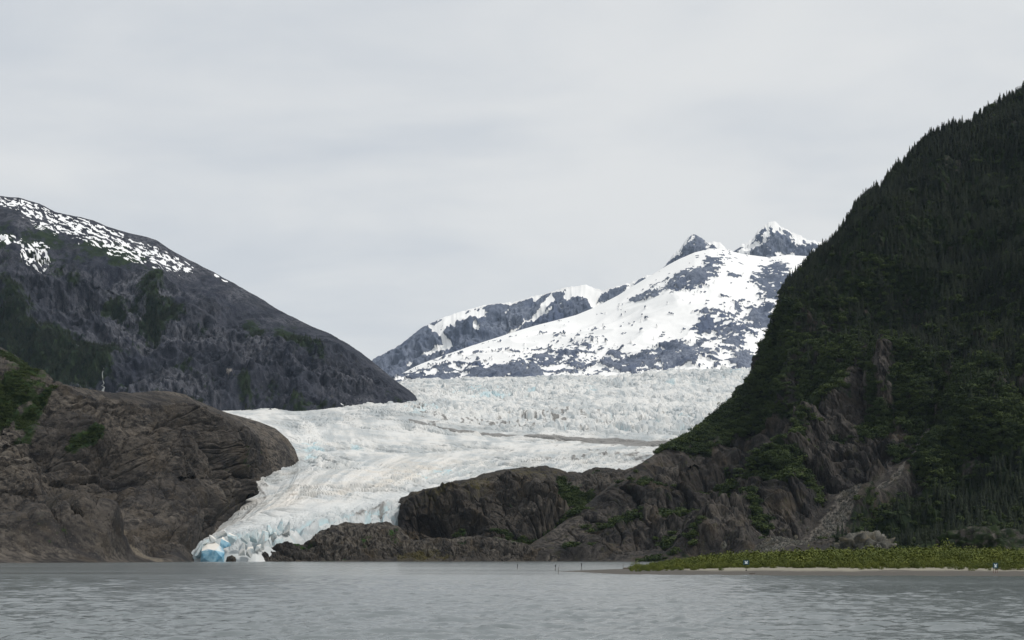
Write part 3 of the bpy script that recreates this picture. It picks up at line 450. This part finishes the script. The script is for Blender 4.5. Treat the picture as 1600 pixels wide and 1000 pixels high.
# ------------------------------------------------------------------ sandbar and its ground
poly = [(px_, EYE*F/(y_-HZ)) for px_, y_ in [(868, 893.0), (905, 893.8), (930, 895.2), (965, 897), (1000, 898), (1300, 899.3), (1600, 900.3), (2000, 901.5)]]
bk = [(2000, 876), (1180, 876.0), (1080, 877.0), (1035, 880), (1005, 884), (990, 888), (984, 890.3), (960, 891.3), (930, 892.0), (905, 892.5)]
poly += [(px_, EYE*F/(y_-HZ)) for px_, y_ in bk]; pw = np.array([((a-CX)/F*b, b) for a, b in poly])
xs = np.linspace(855, 1960, 300)[None, :]; Yr = np.concatenate([np.linspace(300, 420, 90), np.linspace(424, 620, 60), np.geomspace(630, 1750, 60)])[:, None]
X = (xs-CX)/F*Yr; Y = Yr+0*xs; ins = np.zeros(X.shape, bool); dist = np.full(X.shape, 1e9)
for a, b in zip(pw, np.roll(pw, -1, 0)):
    with np.errstate(divide='ignore', invalid='ignore'):
        ins ^= ((a[1] > Y) != (b[1] > Y)) & (X < (b[0]-a[0])*(Y-a[1])/(b[1]-a[1])+a[0])
    v = b-a; t_ = np.clip(((X-a[0])*v[0]+(Y-a[1])*v[1])/(v@v), 0, 1); dist = np.minimum(dist, np.hypot(X-a[0]-t_*v[0], Y-a[1]-t_*v[1]))
dist = np.where(ins, dist, -dist)
nz = fbm(np.stack([X/14, Y/14, 0*X], -1), 4, 161); nz2 = fbm(np.stack([X/60, Y/60, 0*X], -1), 3, 163)
Zs = np.where(dist < 0, dist*0.06, np.interp(dist, [0, 6, 22, 34, 60, 160, 400], [0, 0.35, 0.95, 1.45, 2.1, 5.0, 8.6]))+np.clip(dist/20, 0, 1)*(0.18*nz+0.5*nz2*np.clip((dist-20)/60, 0, 1))
Zs = np.maximum(Zs, -1.1)
m, t = new_mat('sandbar_sand'); pos = node(t, 'ShaderNodeNewGeometry').outputs['Position']; z = node(t, 'ShaderNodeSeparateXYZ', i_0=pos).outputs[2]
n1 = noise(t, pos, 0.25, 6, 0.65); n2 = noise(t, pos, 1.8, 5, 0.7); n0 = noise(t, pos, 0.035, 4, 0.6); wet = sstep(t, fmath(t, 'ADD', fmath(t, 'ADD', z, fmath(t, 'MULTIPLY', fmath(t, 'SUBTRACT', n0, 0.5), 1.1)), fmath(t, 'MULTIPLY', fmath(t, 'SUBTRACT', n1, 0.5), 0.9)), 0.70, 1.15)
col = mixc(t, wet, (0.085, 0.078, 0.068), mixc(t, n2, (0.17, 0.158, 0.125), (0.30, 0.28, 0.225)))
gr = sstep(t, fmath(t, 'ADD', z, fmath(t, 'MULTIPLY', fmath(t, 'SUBTRACT', n1, 0.5), 1.2)), 1.5, 1.9); col = mixc(t, gr, col, mixc(t, n2, (0.04, 0.05, 0.012), (0.10, 0.10, 0.035)))
finish(t, col, 0.9, n2, 0.15, 0.5, 0.2); M['sand'] = m
sbar = link('sandbar', grid_mesh('sandbar', np.stack([X, Y, Zs], -1)[::-1]), M['sand']); tag(sbar, 'pale sandbar with a dark wet edge reaching into the lake', kind='structure')
SB = (X, Y, Zs, dist)
def ground_z(x, y):
    i = int(np.argmin(np.abs(Yr[:, 0]-y))); return float(np.interp(x, X[i], Zs[i]))
# ------------------------------------------------------------------ plants: shapes
def tris_mesh(name, tris, mats=None):
    V = np.array(tris, np.float32).reshape(-1, 3); return raw_mesh(name, V, np.arange(len(V)).reshape(-1, 3), False)
def conifer_tris(seed, slim=0.17, whorls=13):
    r = random.Random(seed); T_ = []
    for k in range(whorls):
        z = 0.06+0.90*(k/whorls)**0.92; R = slim*(1-(k/whorls))**0.8*r.uniform(0.75, 1.15)+0.012; nb = 8 if k < 8 else 6; a0 = r.uniform(0, 6.28)
        for b in range(nb):
            if r.random() < 0.08: continue
            a = a0+b*6.283/nb+r.uniform(-.25, .25); L = R*r.uniform(0.6, 1.2); dr = L*r.uniform(0.25, 0.6); hw = L*0.38+0.01
            ca, sa = math.cos(a), math.sin(a); tip = (ca*L, sa*L, z-dr); top = (0, 0, z+0.075)
            l = (ca*L*0.45-sa*hw, sa*L*0.45+ca*hw, z-dr*0.55); rr = (ca*L*0.45+sa*hw, sa*L*0.45-ca*hw, z-dr*0.55)
            T_ += [[top, l, tip], [top, tip, rr]]
    for b in range(5):
        a, a2 = b*1.2566, (b+1)*1.2566; T_.append([(0, 0, 1.0), (0.012*math.cos(a), 0.012*math.sin(a), 0.88), (0.012*math.cos(a2), 0.012*math.sin(a2), 0.88)])
    return T_
def trunk_mesh(name, seed):
    V, Q = [], []
    for z, rr in ((-0.06, 0.022), (0.3, 0.016), (0.9, 0.004)):
        for k in range(6): V.append((rr*math.cos(k*1.0472), rr*math.sin(k*1.0472), z))
    for l in range(2):
        for k in range(6): Q.append((l*6+k, l*6+(k+1) % 6, l*6+6+(k+1) % 6, l*6+6+k))
    return raw_mesh(name, V, np.array(Q))
def bush_tris(seed, nl=260, leaf=0.2, flat=0.8, lobes=6, up=0.0):
    r = random.Random(seed); T_ = []; C = [(r.uniform(-.5, .5), r.uniform(-.5, .5), r.uniform(0.3, 0.75)*flat, r.uniform(0.35, 0.6)) for _ in range(lobes)]
    for k in range(nl):
        c = C[k % lobes]; d = Vector((r.gauss(0, 1), r.gauss(0, 1), r.gauss(0, 1))).normalized()*c[3]*r.uniform(0.65, 1.05)
        p = Vector((c[0]+d.x, c[1]+d.y, max(0.02, c[2]+d.z*flat*(1+up)))); nrm = (d.normalized()+Vector((r.gauss(0, .5), r.gauss(0, .5), r.gauss(0, .5)+0.3))).normalized()
        a = nrm.orthogonal().normalized(); b = nrm.cross(a); th = r.uniform(0, 6.28); u = a*math.cos(th)+b*math.sin(th); v = nrm.cross(u); s = leaf*r.uniform(0.6, 1.3)
        q = [p+u*s*0.5+v*s*0.1, p+v*s*0.42, p-u*s*0.5-v*s*0.1, p-v*s*0.42]; T_ += [[q[0], q[1], q[2]], [q[0], q[2], q[3]]]
    return T_
M['conifer'] = leaf_mat('conifer_needles', (0.0055, 0.0095, 0.0070), (0.024, 0.034, 0.013), 0.010)
M['alder'] = leaf_mat('alder_leaves', (0.015, 0.030, 0.008), (0.054, 0.076, 0.016), 0.012)
M['willow'] = leaf_mat('willow_leaves', (0.044, 0.064, 0.011), (0.128, 0.146, 0.026), 0.05)
M['bark'] = plain_mat('conifer_bark', (0.05, 0.04, 0.033), 0.95, 0.3, 8)
crowns = [tris_mesh('crown', conifer_tris(s, sl_, w_)) for s, sl_, w_ in ((1, .16, 13), (2, .13, 14), (3, .19, 12), (4, .11, 14), (5, .16, 12), (6, .22, 11))]
for c in crowns: c.materials.append(M['conifer'])
trunks = trunk_mesh('trunk', 1); trunks.materials.append(M['bark'])
bushes = [tris_mesh('foliage', bush_tris(20+s, 240, 0.24)) for s in range(4)]
for b in bushes: b.materials.append(M['alder'])
wil = [tris_mesh('foliage', bush_tris(40+s, 420, 0.15, 0.95, 8, 0.35)) for s in range(5)]
for b in wil: b.materials.append(M['willow'])
def stem_mesh():
    T_ = []; r = random.Random(5)
    for k in range(7):
        a = k*0.9; e = Vector((0.45*math.cos(a), 0.45*math.sin(a), 0.75)); w_ = 0.02
        for j in range(3):
            c0, c1 = j*2.094, (j+1)*2.094; T_.append([(w_*math.cos(c0), w_*math.sin(c0), -0.1), (w_*math.cos(c1), w_*math.sin(c1), -0.1), e])
    me = tris_mesh('stem', T_); me.materials.append(M['bark']); return me
stems = stem_mesh()
def place_tree(name, parts, loc, sxy, sz, rz, label, cat, group):
    o = empty(name, loc, label, cat, group); o.scale = (sxy, sxy, sz); o.rotation_euler = (0, 0, rz)
    for nm, me in parts: link(nm, me, None, o)
    return o
def gn_scatter(name, pts, scl, rots, idx, protos, label):
    """uncountable mass of plants: one object that instances plant shapes on its points"""
    me = bpy.data.meshes.new(name); me.vertices.add(len(pts)); me.vertices.foreach_set('co', np.asarray(pts, np.float32).ravel())
    for nm, ty, key, val in (('scl', 'FLOAT_VECTOR', 'vector', scl), ('rotv', 'FLOAT_VECTOR', 'vector', rots), ('pick', 'INT', 'value', idx)):
        a = me.attributes.new(nm, ty, 'POINT'); a.data.foreach_set(key, np.asarray(val, np.int32 if ty == 'INT' else np.float32).ravel())
    o = link(name, me); tag(o, label, kind='stuff')
    ng = bpy.data.node_groups.new(name, 'GeometryNodeTree'); ng.is_modifier = True
    ng.interface.new_socket('Geometry', in_out='INPUT', socket_type='NodeSocketGeometry'); ng.interface.new_socket('Geometry', in_out='OUTPUT', socket_type='NodeSocketGeometry')
    gi, go = ng.nodes.new('NodeGroupInput'), ng.nodes.new('NodeGroupOutput'); ip = ng.nodes.new('GeometryNodeInstanceOnPoints'); jn = ng.nodes.new('GeometryNodeJoinGeometry')
    for p in protos:
        oi = ng.nodes.new('GeometryNodeObjectInfo'); oi.transform_space = 'ORIGINAL'; oi.inputs['Object'].default_value = p; oi.inputs['As Instance'].default_value = True
        ng.links.new(oi.outputs['Geometry'], jn.inputs[0])
    def attr(nm, dt):
        a = ng.nodes.new('GeometryNodeInputNamedAttribute'); a.data_type = dt; a.inputs['Name'].default_value = nm; return a.outputs[0]
    e2r = ng.nodes.new('FunctionNodeEulerToRotation'); ng.links.new(attr('rotv', 'FLOAT_VECTOR'), e2r.inputs[0])
    ng.links.new(gi.outputs[0], ip.inputs['Points']); ng.links.new(jn.outputs[0], ip.inputs['Instance']); ip.inputs['Pick Instance'].default_value = True
    ng.links.new(attr('pick', 'INT'), ip.inputs['Instance Index']); ng.links.new(e2r.outputs[0], ip.inputs['Rotation']); ng.links.new(attr('scl', 'FLOAT_VECTOR'), ip.inputs['Scale'])
    ng.links.new(ip.outputs[0], go.inputs[0]); md = o.modifiers.new('scatter', 'NODES'); md.node_group = ng; return o
def scatter_on(L, dens_fn, n, hmin, hmax, seed, wide=(0.9, 1.2), sink=0.05, nproto=4, plant=1.0):
    """points spread evenly over a slope's own surface, thinned by a density"""
    r = np.random.default_rng(seed); px, py, T, P = L[0], L[1], L[2], L[3]
    A = np.linalg.norm(np.cross(np.gradient(P, axis=1), np.gradient(P, axis=0)), axis=-1); D = np.clip(dens_fn, 0, None)*A*(T >= 0)
    D[-1] = 0; D[:, -1] = 0; c = np.cumsum(D.ravel()); k = np.searchsorted(c, r.uniform(0, c[-1], n)); i, j = np.unravel_index(np.minimum(k, D.size-1), D.shape)
    a, b = r.uniform(0, 1, (2, n, 1)); i2, j2 = np.minimum(i+1, P.shape[0]-1), np.minimum(j+1, P.shape[1]-1)
    p = (P[i, j]*(1-a)+P[i2, j]*a)*(1-b)+(P[i, j2]*(1-a)+P[i2, j2]*a)*b; h = r.uniform(hmin, hmax, n)*r.choice([1, 1, 1, 1.25, 0.75], n)
    w = h*r.uniform(*wide, n); p[:, 2] -= sink*h; rz = np.stack([r.normal(0, .03, n), r.normal(0, .03, n), r.uniform(0, 6.28, n)], -1)
    return p, np.stack([w, w, h], -1), rz, r.integers(0, nproto, n), i, j
# skyline conifers of the right mountain: every one its own tree
px, py, T, P, vg, N = RM; ri = int(np.argmin(np.abs(T[:, 0]))); cr_obj = []
xx = 1204.0; k = 0; spots = []
while xx < 1612:
    j = int(np.clip((xx-800)/1050*(px.shape[1]-1), 0, px.shape[1]-2)); dr = random.choice([0, 0, 1, 2, 3]); p = P[ri+dr, j].copy()
    hgt = random.uniform(7, 16)*(1.35 if random.random() < 0.13 else 1)*(0.6 if random.random() < 0.2 else 1); spots.append((xx, p, hgt)); xx += random.uniform(1.5, 4.2)
for k, (xx, p, hgt) in enumerate(spots):
    ci = random.randrange(6); lab = 'dark conifer standing on the skyline ridge of the right-hand mountain'
    w_ = hgt*random.uniform(0.95, 1.35); p[2] -= 0.8
    o = place_tree('conifer_tree', (('trunk', trunks), ('crown', crowns[ci])), p, w_, hgt, random.uniform(0, 6.28), lab, 'tree', 'conifers along the skyline ridge')
    cr_obj.append((ci, o.children[1] if o.children[1].name.startswith('crown') else o.children[0]))
proto_c = []
for ci in range(6):
    proto_c.append(next(ob for c_i, ob in cr_obj if c_i == ci))
CL = line(px, [(1170, 470), (1215, 500), (1260, 520), (1330, 505), (1400, 520), (1450, 555), (1520, 560), (1600, 570), (1850, 580)])
nn = fbm(P*.006, 4, 171, 0.6); nn2 = fbm(P*np.array([.02, .02, .006]), 3, 173, 0.6)
dc = ss(70, -60, py-CL+60*nn)*(0.85+0.7*nn+0.7*nn2)+0.35*blobs(px, py, [(1530, 620, 70, 40, 0), (1450, 630, 25, 25, 0), (1570, 560, 50, 50, 0)])*(0.5+nn)+0.85*ss(1300, 1340, px)*(py > line(px, [(1280, 830), (1400, 740), (1540, 695), (1850, 650)]))*(py < 856)*(0.6+nn)
dc = np.clip(dc, 0, 1)*(1-np.clip(1.6*RM_scr+0.75*RM_rk, 0, 1))*(px > 1170)*(px < 1720)
p, s_, r_, i_, ii, jj = scatter_on(RM, dc, 17000, 9, 20, 3, (0.9, 1.35), 0.03, 6)
gn_scatter('conifer_forest', p, s_, r_, i_, proto_c, 'dense dark conifer forest covering the upper right-hand slope')
da_h = ss(1285, 1340, px)*ss(-25, 25, py-line(px, [(1280, 830), (1400, 740), (1540, 695), (1850, 650)]))
# alder brush on the slopes; a few of them are things of their own
def alder_thing(L, x, y, hgt, label, bi):
    k = int(np.argmin((L[0]-x)**2+(L[1]-y)**2+1e6*(L[2] < 0))); i, j = np.unravel_index(k, L[0].shape)
    p = L[3][i, j]-np.array([0, 0, 0.2]); return place_tree('alder_bush', (('stem', stems), ('foliage', bushes[bi])), p, hgt*1.1, hgt, random.uniform(0, 6), label, 'bush', None)
ab = [alder_thing(RM, 1228, 750, 9, 'round green alder bush in the big green patch beside the scree fan', 0), alder_thing(RM, 1093, 738, 9, 'green alder bush on the bare cliff, topmost patch below the ridge', 1), alder_thing(RM, 900, 866, 9, 'yellow-green alder bush at the waterline below the knoll', 2), alder_thing(RM, 1190, 820, 8, 'green alder bush just left of the scree foot', 3)]
proto_b = []
for o in ab: proto_b.append(next(c for c in o.children if c.name.startswith('foliage')))
da = ss(0.35, 0.7, vg)*(1-0.75*np.clip(dc*1.3, 0, 1))*(0.12+0.88*ss(-150, -10, py-CL+70*nn))*(1-0.85*da_h)*(px < 1720)*(1-np.clip(2*RM_scr, 0, 1))
p, s_, r_, i_, ii, jj = scatter_on(RM, da, 12000, 3.0, 8.0, 5, (1.0, 1.5), 0.1, 4)
gn_scatter('alder_brush', p, s_, r_, i_, proto_b, 'green alder brush on the ledges of the right-hand mountain')
p, s_, r_, i_, ii, jj = scatter_on(LK, ss(0.4, 0.75, LK[4]), 1300, 2.2, 4.5, 6, (1.0, 1.5), 0.1, 4)
gn_scatter('alder_brush', p, s_, r_, i_, proto_b, 'green alder brush filling the gully of the rock knoll')
p, s_, r_, i_, ii, jj = scatter_on(LH, ss(0.45, 0.9, LH[4]), 1800, 1.2, 3.2, 7, (1.0, 1.5), 0.1, 4)
gn_scatter('alder_brush', p, s_, r_, i_, proto_b, 'green brush on the flank of the brown hill at the left edge')
p, s_, r_, i_, ii, jj = scatter_on(LM, ss(0.40, 0.8, LM[4])*(LM[1]-line(LM[0], RL) > 55-0.10*np.clip(LM[0], 0, 400))*(LM[2] > 0.2)*(LM[0] > -60), 6500, 9, 17, 8, (0.9, 1.5), 0.05, 6)
gn_scatter('conifer_forest', p, s_, r_, i_, proto_c, 'dark conifer woods in patches on the snowy left-hand mountain')
# willows on the sandbar
X, Y, Zs, dist = SB; wpx = CX+F*X/Y
edge_n = fbm(np.stack([X/9, Y/9, 0*X], -1), 3, 181)
dfr = Y-line(wpx, [(868, 423, 0), (930, 385, 0), (1000, 342, 0), (1300, 326, 0), (1600, 315, 0), (2000, 302, 0)]); dw = ss(27, 38, dfr+11*edge_n+9*(wpx > 1470)+8*ss(1050, 990, wpx))*ss(3, 9, dist)*(wpx > 984)*(Y < 1150)*(wpx < 1750)*(0.35+0.65*ss(700, 420, Y))
LW = (wpx, HZ-F*(Zs-EYE)/Y, 0*X, np.stack([X, Y, Zs], -1))
def willow_thing(x, y, hgt, wd, label, bi):
    return place_tree('willow_bush', (('stem', stems), ('foliage', wil[bi])), (x, y, ground_z(x, y)-0.1), wd, hgt, random.uniform(0, 6), label, 'bush', None)
def at(xp, Yd): return (xp-CX)/F*Yd, Yd
wb = [willow_thing(*at(1085, 362), 1.3, 1.2, 'small dark willow bush alone on the sand, left of the first sign', 0), willow_thing(*at(1138, 372), 1.4, 1.9, 'low spreading willow bush on the sand edge just left of the first sign', 1), willow_thing(*at(1402, 352), 1.2, 1.1, 'small willow bush alone on the sand, right of the first sign', 2), willow_thing(*at(1378, 350), 0.7, 0.8, 'tiny willow tuft on the sand, left of the small lone willow', 3), willow_thing(*at(1232, 368), 1.5, 1.6, 'willow bush leaning out onto the sand right of the first sign', 4), willow_thing(*at(992, 540), 2.6, 2.4, 'willow bush at the tip of the green thicket', 1), willow_thing(*at(1478, 520), 6.5, 4.0, 'tallest willow, a pale feathery top sticking out of the thicket', 2), willow_thing(*at(1272, 560), 6.0, 3.6, 'tall willow rising from the thicket in front of the scree foot', 3)]
proto_w = [next(c for c in o.children if c.name.startswith('foliage')) for o in wb[:5]]
p, s_, r_, i_, ii, jj = scatter_on(LW, dw, 14000, 1.0, 3.4, 9, (0.75, 1.2), 0.06, 5); s_ *= ((0.40+0.60*ss(985, 1150, CX+F*p[:, 0]/p[:, 1]))*(0.40+0.60*ss(20, 75, dfr[ii, jj])))[:, None]
gn_scatter('willow_thicket', p, s_, r_, i_, proto_w, 'yellow-green willow thicket covering the sandbar')
# ------------------------------------------------------------------ small things
def box(bm, c, s):
    r = bmesh.ops.create_cube(bm, size=1.0)
    for v in r['verts']: v.co = Vector((c[0]+v.co.x*s[0], c[1]+v.co.y*s[1], c[2]+v.co.z*s[2]))
def boxes(name, L, mat, parent=None, bevel=0.0):
    bm = bmesh.new(); [box(bm, c, s) for c, s in L]
    if bevel: bmesh.ops.bevel(bm, geom=bm.edges[:], offset=bevel, segments=2, affect='EDGES')
    me = bpy.data.meshes.new(name); bm.to_mesh(me); bm.free(); return link(name, me, mat, parent)
def tube(name, pts, r0, r1, mat, parent=None, seg=8):
    V, Q = [], []; n_ = len(pts)
    for k, p in enumerate(pts):
        rr = r0+(r1-r0)*k/(n_-1)
        for a in range(seg): V.append((p[0]+rr*math.cos(a*6.2832/seg), p[1]+rr*math.sin(a*6.2832/seg), p[2]))
    for k in range(n_-1):
        for a in range(seg): Q.append((k*seg+a, k*seg+(a+1) % seg, (k+1)*seg+(a+1) % seg, (k+1)*seg+a))
    V.append((pts[-1][0], pts[-1][1], pts[-1][2]+r1*0.4)); 
    me = bpy.data.meshes.new(name); me.from_pydata(V, [], Q+[((n_-1)*seg+a, (n_-1)*seg+(a+1) % seg, len(V)-1) for a in range(seg)]); return link(name, me, mat, parent)
M['wood'] = plain_mat('weathered_wood', (0.10, 0.085, 0.07), 0.9, 0.3, 5); M['signblue'] = plain_mat('sign_teal_paint', (0.025, 0.075, 0.095), 0.5, 0.15); M['signwhite'] = plain_mat('sign_white_paint', (0.72, 0.78, 0.8), 0.5, 0.05); M['steel'] = plain_mat('dark_steel', (0.035, 0.036, 0.04), 0.5, 0.2); M['pinkwood'] = plain_mat('reddish_wood', (0.2, 0.115, 0.1), 0.85, 0.2)
def sign(x, y, label, legs, bw, bh, top, legmat):
    z = ground_z(x, y); o = empty('sign', (x, y, z-0.15), label, 'sign')
    boxes('board', [((0, 0, top-bh/2), (bw, 0.05, bh))], M['signblue'], o, 0.015)
    w_, h_ = bw*0.56, bh*0.62; zc = top-bh*0.47      # pale bird-like mark: two raised wings with a notch between, a narrow waist
    out_ = [(-.5, .5), (-.22, .42), (0, .16), (.22, .42), (.5, .5), (.36, .05), (.3, -.2), (.48, -.5), (-.48, -.5), (-.3, -.2), (-.36, .05)]
    me = bpy.data.meshes.new('emblem'); V = [(a*w_, -0.034, zc+b*h_) for a, b in out_]+[(a*w_, -0.02, zc+b*h_) for a, b in out_]; n_ = len(out_)
    me.from_pydata(V, [], [tuple(range(n_-1, -1, -1))]+[(k, (k+1) % n_, n_+(k+1) % n_, n_+k) for k in range(n_)]); link('emblem', me, M['signwhite'], o)
    for lx in legs: tube('post', [(lx, 0.06, -0.3), (lx, 0.06, top-bh*0.2)], 0.055, 0.05, legmat, o)
    return o
sx, sy = at(1166, 352); s1 = sign(sx, sy, 'blue sign with a white mark on a single post near the middle of the sandbar', (0,), 1.5, 1.15, 2.75, M['wood'])
boxes('footing', [((0, 0.06, 0.1), (0.32, 0.32, 0.5))], M['steel'], s1, 0.03)
sx, sy = at(1555.5, 326); sign(sx, sy, 'blue sign with a white mark on three reddish legs, right end of beach', (-0.45, 0.03, 0.45), 1.2, 1.3, 2.55, M['pinkwood'])
def pole(xp, base_y, top_y, label, extra=None):
    Yd = EYE*F/(base_y-HZ); x = (xp-CX)/F*Yd; h_ = (base_y-top_y)*Yd/F; o = empty('marker_pole', (x, Yd, -0.25), label, 'pole')
    tube('shaft', [(0, 0, -0.6), (0.02, 0, h_*0.5), (0.05, 0, h_+0.25)], 0.085, 0.06, M['wood'], o)
    if extra: extra(o, h_+0.25)
    return o
def cap(o, h_): tube('marker_tube', [(0.03, 0, h_-1.05), (0.05, 0, h_-0.02)], 0.15, 0.15, M['steel'], o)
def cap2(o, h_): tube('marker_tube', [(0.03, 0, h_-0.95), (0.05, 0, h_-0.02)], 0.17, 0.13, M['steel'], o)
pole(808.5, 890, 881.5, 'dark-topped marker pole in the lake, farthest left of the poles', cap)
pole(872.3, 896.5, 886, 'thin bare pole in the lake, nearest the camera', None)
pole(908.5, 892.6, 880, 'tall dark-topped pole at the thin tip of the sandbar', cap2)
pole(973.5, 890.5, 880, 'thin bare pole on the back edge of the sandbar beside the thicket', None)
Yd = 470.0; o = empty('marker_buoy', ((868-CX)/F*Yd, Yd, -0.05), 'small dark buoy post in the lake between two poles', 'buoy')
tube('float', [(0, 0, -0.2), (0, 0, 0.05), (0, 0, 0.5)], 0.22, 0.12, M['wood'], o); tube('mast', [(0, 0, 0.4), (0, 0, 1.35)], 0.05, 0.04, M['steel'], o); tube('top_mark', [(0, 0, 1.15), (0, 0, 1.75)], 0.24, 0.24, M['steel'], o)
# driftwood log at the end of the thicket
def log_thing(xp, Yd, L_, r_, rz, label):
    x, y = at(xp, Yd); o = empty('driftwood_log', (x, y, ground_z(x, y)), label, 'log'); o.rotation_euler = (0, 0, rz)
    rr = random.Random(int(xp)); V, Q = [], []; seg = 9; n_ = 9
    for k in range(n_):
        u = k/(n_-1); rad = r_*(1.15-0.5*u)*(0.6 if k in (0, n_-1) else 1)
        for a in range(seg): V.append(((u-0.5)*L_, rad*math.cos(a*6.2832/seg)*rr.uniform(.85, 1.15)+0.1*math.sin(u*5), r_*0.8+rad*math.sin(a*6.2832/seg)*rr.uniform(.85, 1.15)))
    for k in range(n_-1):
        for a in range(seg): Q.append((k*seg+a, k*seg+(a+1) % seg, (k+1)*seg+(a+1) % seg, (k+1)*seg+a))
    me = bpy.data.meshes.new('log'); me.from_pydata(V, [], Q+[tuple(range(seg-1, -1, -1)), tuple(range((n_-1)*seg, n_*seg))]); link('trunk', me, M['wood'], o)
    for k in range(3): b_ = tube('branch_stub', [(0, 0, 0), (0.05, 0.1, 0.5+0.2*k)], r_*0.3, r_*0.12, M['wood'], o, 6); b_.location = ((-0.3+0.3*k)*L_, 0, r_*1.2); b_.rotation_euler = (0.6*(k-1), 0.4, 0)
log_thing(980, 478, 2.6, 0.45, 0.2, 'dark driftwood log lying at the left end of the green thicket')
log_thing(1175, 336, 1.6, 0.09, 0.1, 'thin driftwood stick on the wet sand beside the first sign')
# boulders and outcrop behind the willows
def rock_thing(name, xp, yp_base, yp_top, wpx_, Yd, label, seed, mat, flat=0.7, cat='rock', veg=0.15):
    bm = bmesh.new(); bmesh.ops.create_icosphere(bm, subdivisions=5 if wpx_ > 30 else 3, radius=1.0); V = np.array([v.co[:] for v in bm.verts])
    d = 0.9+0.6*fbm(V*1.3+seed, 4, seed, 0.55, True)+0.35*fbm(V*4+seed, 4, seed+3, 0.6, True)
    w_ = wpx_*Yd/F/2; h_ = (yp_base-yp_top)*Yd/F
    for v, k in zip(bm.verts, d): v.co = Vector((v.co.x*k*w_, v.co.y*k*w_*0.7, v.co.z*k*h_))
    me = bpy.data.meshes.new(name); bm.to_mesh(me); bm.free(); at_ = me.attributes.new('mask', 'FLOAT_COLOR', 'POINT'); at_.data.foreach_set('color', np.tile([veg, 0, 0, 0.2], len(me.vertices)).astype(np.float32))
    for f in me.polygons: f.use_smooth = wpx_ > 30
    o = link(name, me, mat); o.location = ((xp-CX)/F*Yd, Yd, EYE+(HZ-yp_base)/F*Yd); return tag(o, label, cat)
M['palerock'] = rock_mat('pale_outcrop_rock', (0.04, 0.04, 0.035), (0.09, 0.087, 0.076), (0.2, 0.195, 0.175), (0.03, 0.05, 0.015), (0.05, 0.07, 0.02), sc=4, bd=0.4)
rock_thing('rock_outcrop', 1352, 868, 836, 92, 1180, 'pale grey rock outcrop standing above the willow thicket', 3, M['palerock'])
rock_thing('rock_outcrop', 1535, 872, 828, 150, 1220, 'wide brown rock mound behind the thicket at the right edge', 9, M['right_mtn'], veg=0.55)
rock_thing('boulder', 1372, 855, 850, 9, 1080, 'small white boulder just below the pale outcrop', 5, M['palerock'])
rock_thing('boulder', 1131, 852, 846, 8, 1350, 'small pale boulder at the foot of the cliff above the thicket', 6, M['palerock'])
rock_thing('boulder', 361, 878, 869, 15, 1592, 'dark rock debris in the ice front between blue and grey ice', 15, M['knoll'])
px, py, T, P, vg, N = RM; stones = [rock_thing('boulder', 1243, 840, 836, 6, 1505, 'pale stone lying near the bottom of the scree fan', 21, M['palerock']), rock_thing('boulder', 1262, 826, 822, 5, 1530, 'pale stone lying in the middle of the scree fan', 22, M['palerock'])]
p, s_, r_, i_, ii, jj = scatter_on(RM, ss(0.25, 0.8, RM_scr), 3500, 0.12, 0.75, 31, (0.9, 1.3), 0.0, 2)
gn_scatter('scree_stones', p, s_, r_, i_, stones, 'loose stones of the scree fan and its chute')
# thin waterfall on the left mountain
m, t = new_mat('waterfall_water'); pos = node(t, 'ShaderNodeNewGeometry').outputs['Position']; finish(t, mixc(t, noise(t, vmath(t, 'MULTIPLY', pos, (1, 1, .1)), 0.25, 5), (0.12, 0.13, 0.13), (0.34, 0.36, 0.36)), 0.5); M['fall'] = m
def waterfall(pts, ws, label):
    V, Q = [], []; L = LM
    qx, qy = proj(L[3]); front = np.where(L[2] >= 0, 0, 1e9)
    for (x, y), w_ in zip(pts, ws):
        i, j = np.unravel_index(int(np.argmin((qx-x)**2+(qy-y)**2+front)), qx.shape); c = L[3][i, j]+np.array([0, -9, 3.0]); k = len(V)//3
        hw = w_/F*c[1]/2; V += [tuple(c+np.array([-hw, 0, 0])), tuple(c+np.array([0, -4, 0])), tuple(c+np.array([hw, 0, 0]))]
    for k in range(len(pts)-1): Q += [(k*3, k*3+1, k*3+4, k*3+3), (k*3+1, k*3+2, k*3+5, k*3+4)]
    me = bpy.data.meshes.new('waterfall'); me.from_pydata(V, [], Q); o = link('waterfall', me, M['fall']); return tag(o, label, 'waterfall')
waterfall([(164, 577), (162.6, 582), (162.8, 587), (161.2, 592), (162.4, 597), (163.8, 601), (162.0, 605), (165, 609), (161.5, 613), (164, 619)], [0.7, 1.2, 1.0, 1.6, 0.8, 1.8, 3.2, 2.4, 4.4, 5.5], 'thin white waterfall on the green slope just above the brown hill')
# ------------------------------------------------------------------ air
m, t = new_mat('valley_haze'); v = node(t, 'ShaderNodeVolumePrincipled'); v.inputs['Color'].default_value = (0.62, 0.80, 1.0, 1); v.inputs['Density'].default_value = 9e-6; v.inputs['Anisotropy'].default_value = 0.0
node(t, 'ShaderNodeOutputMaterial', i_Volume=v.outputs[0])
hz = boxes('haze', [((0, 8000, 1646.5), (42000, 17000, 3307))], m); tag(hz, 'thin blue haze filling the valley', kind='stuff')
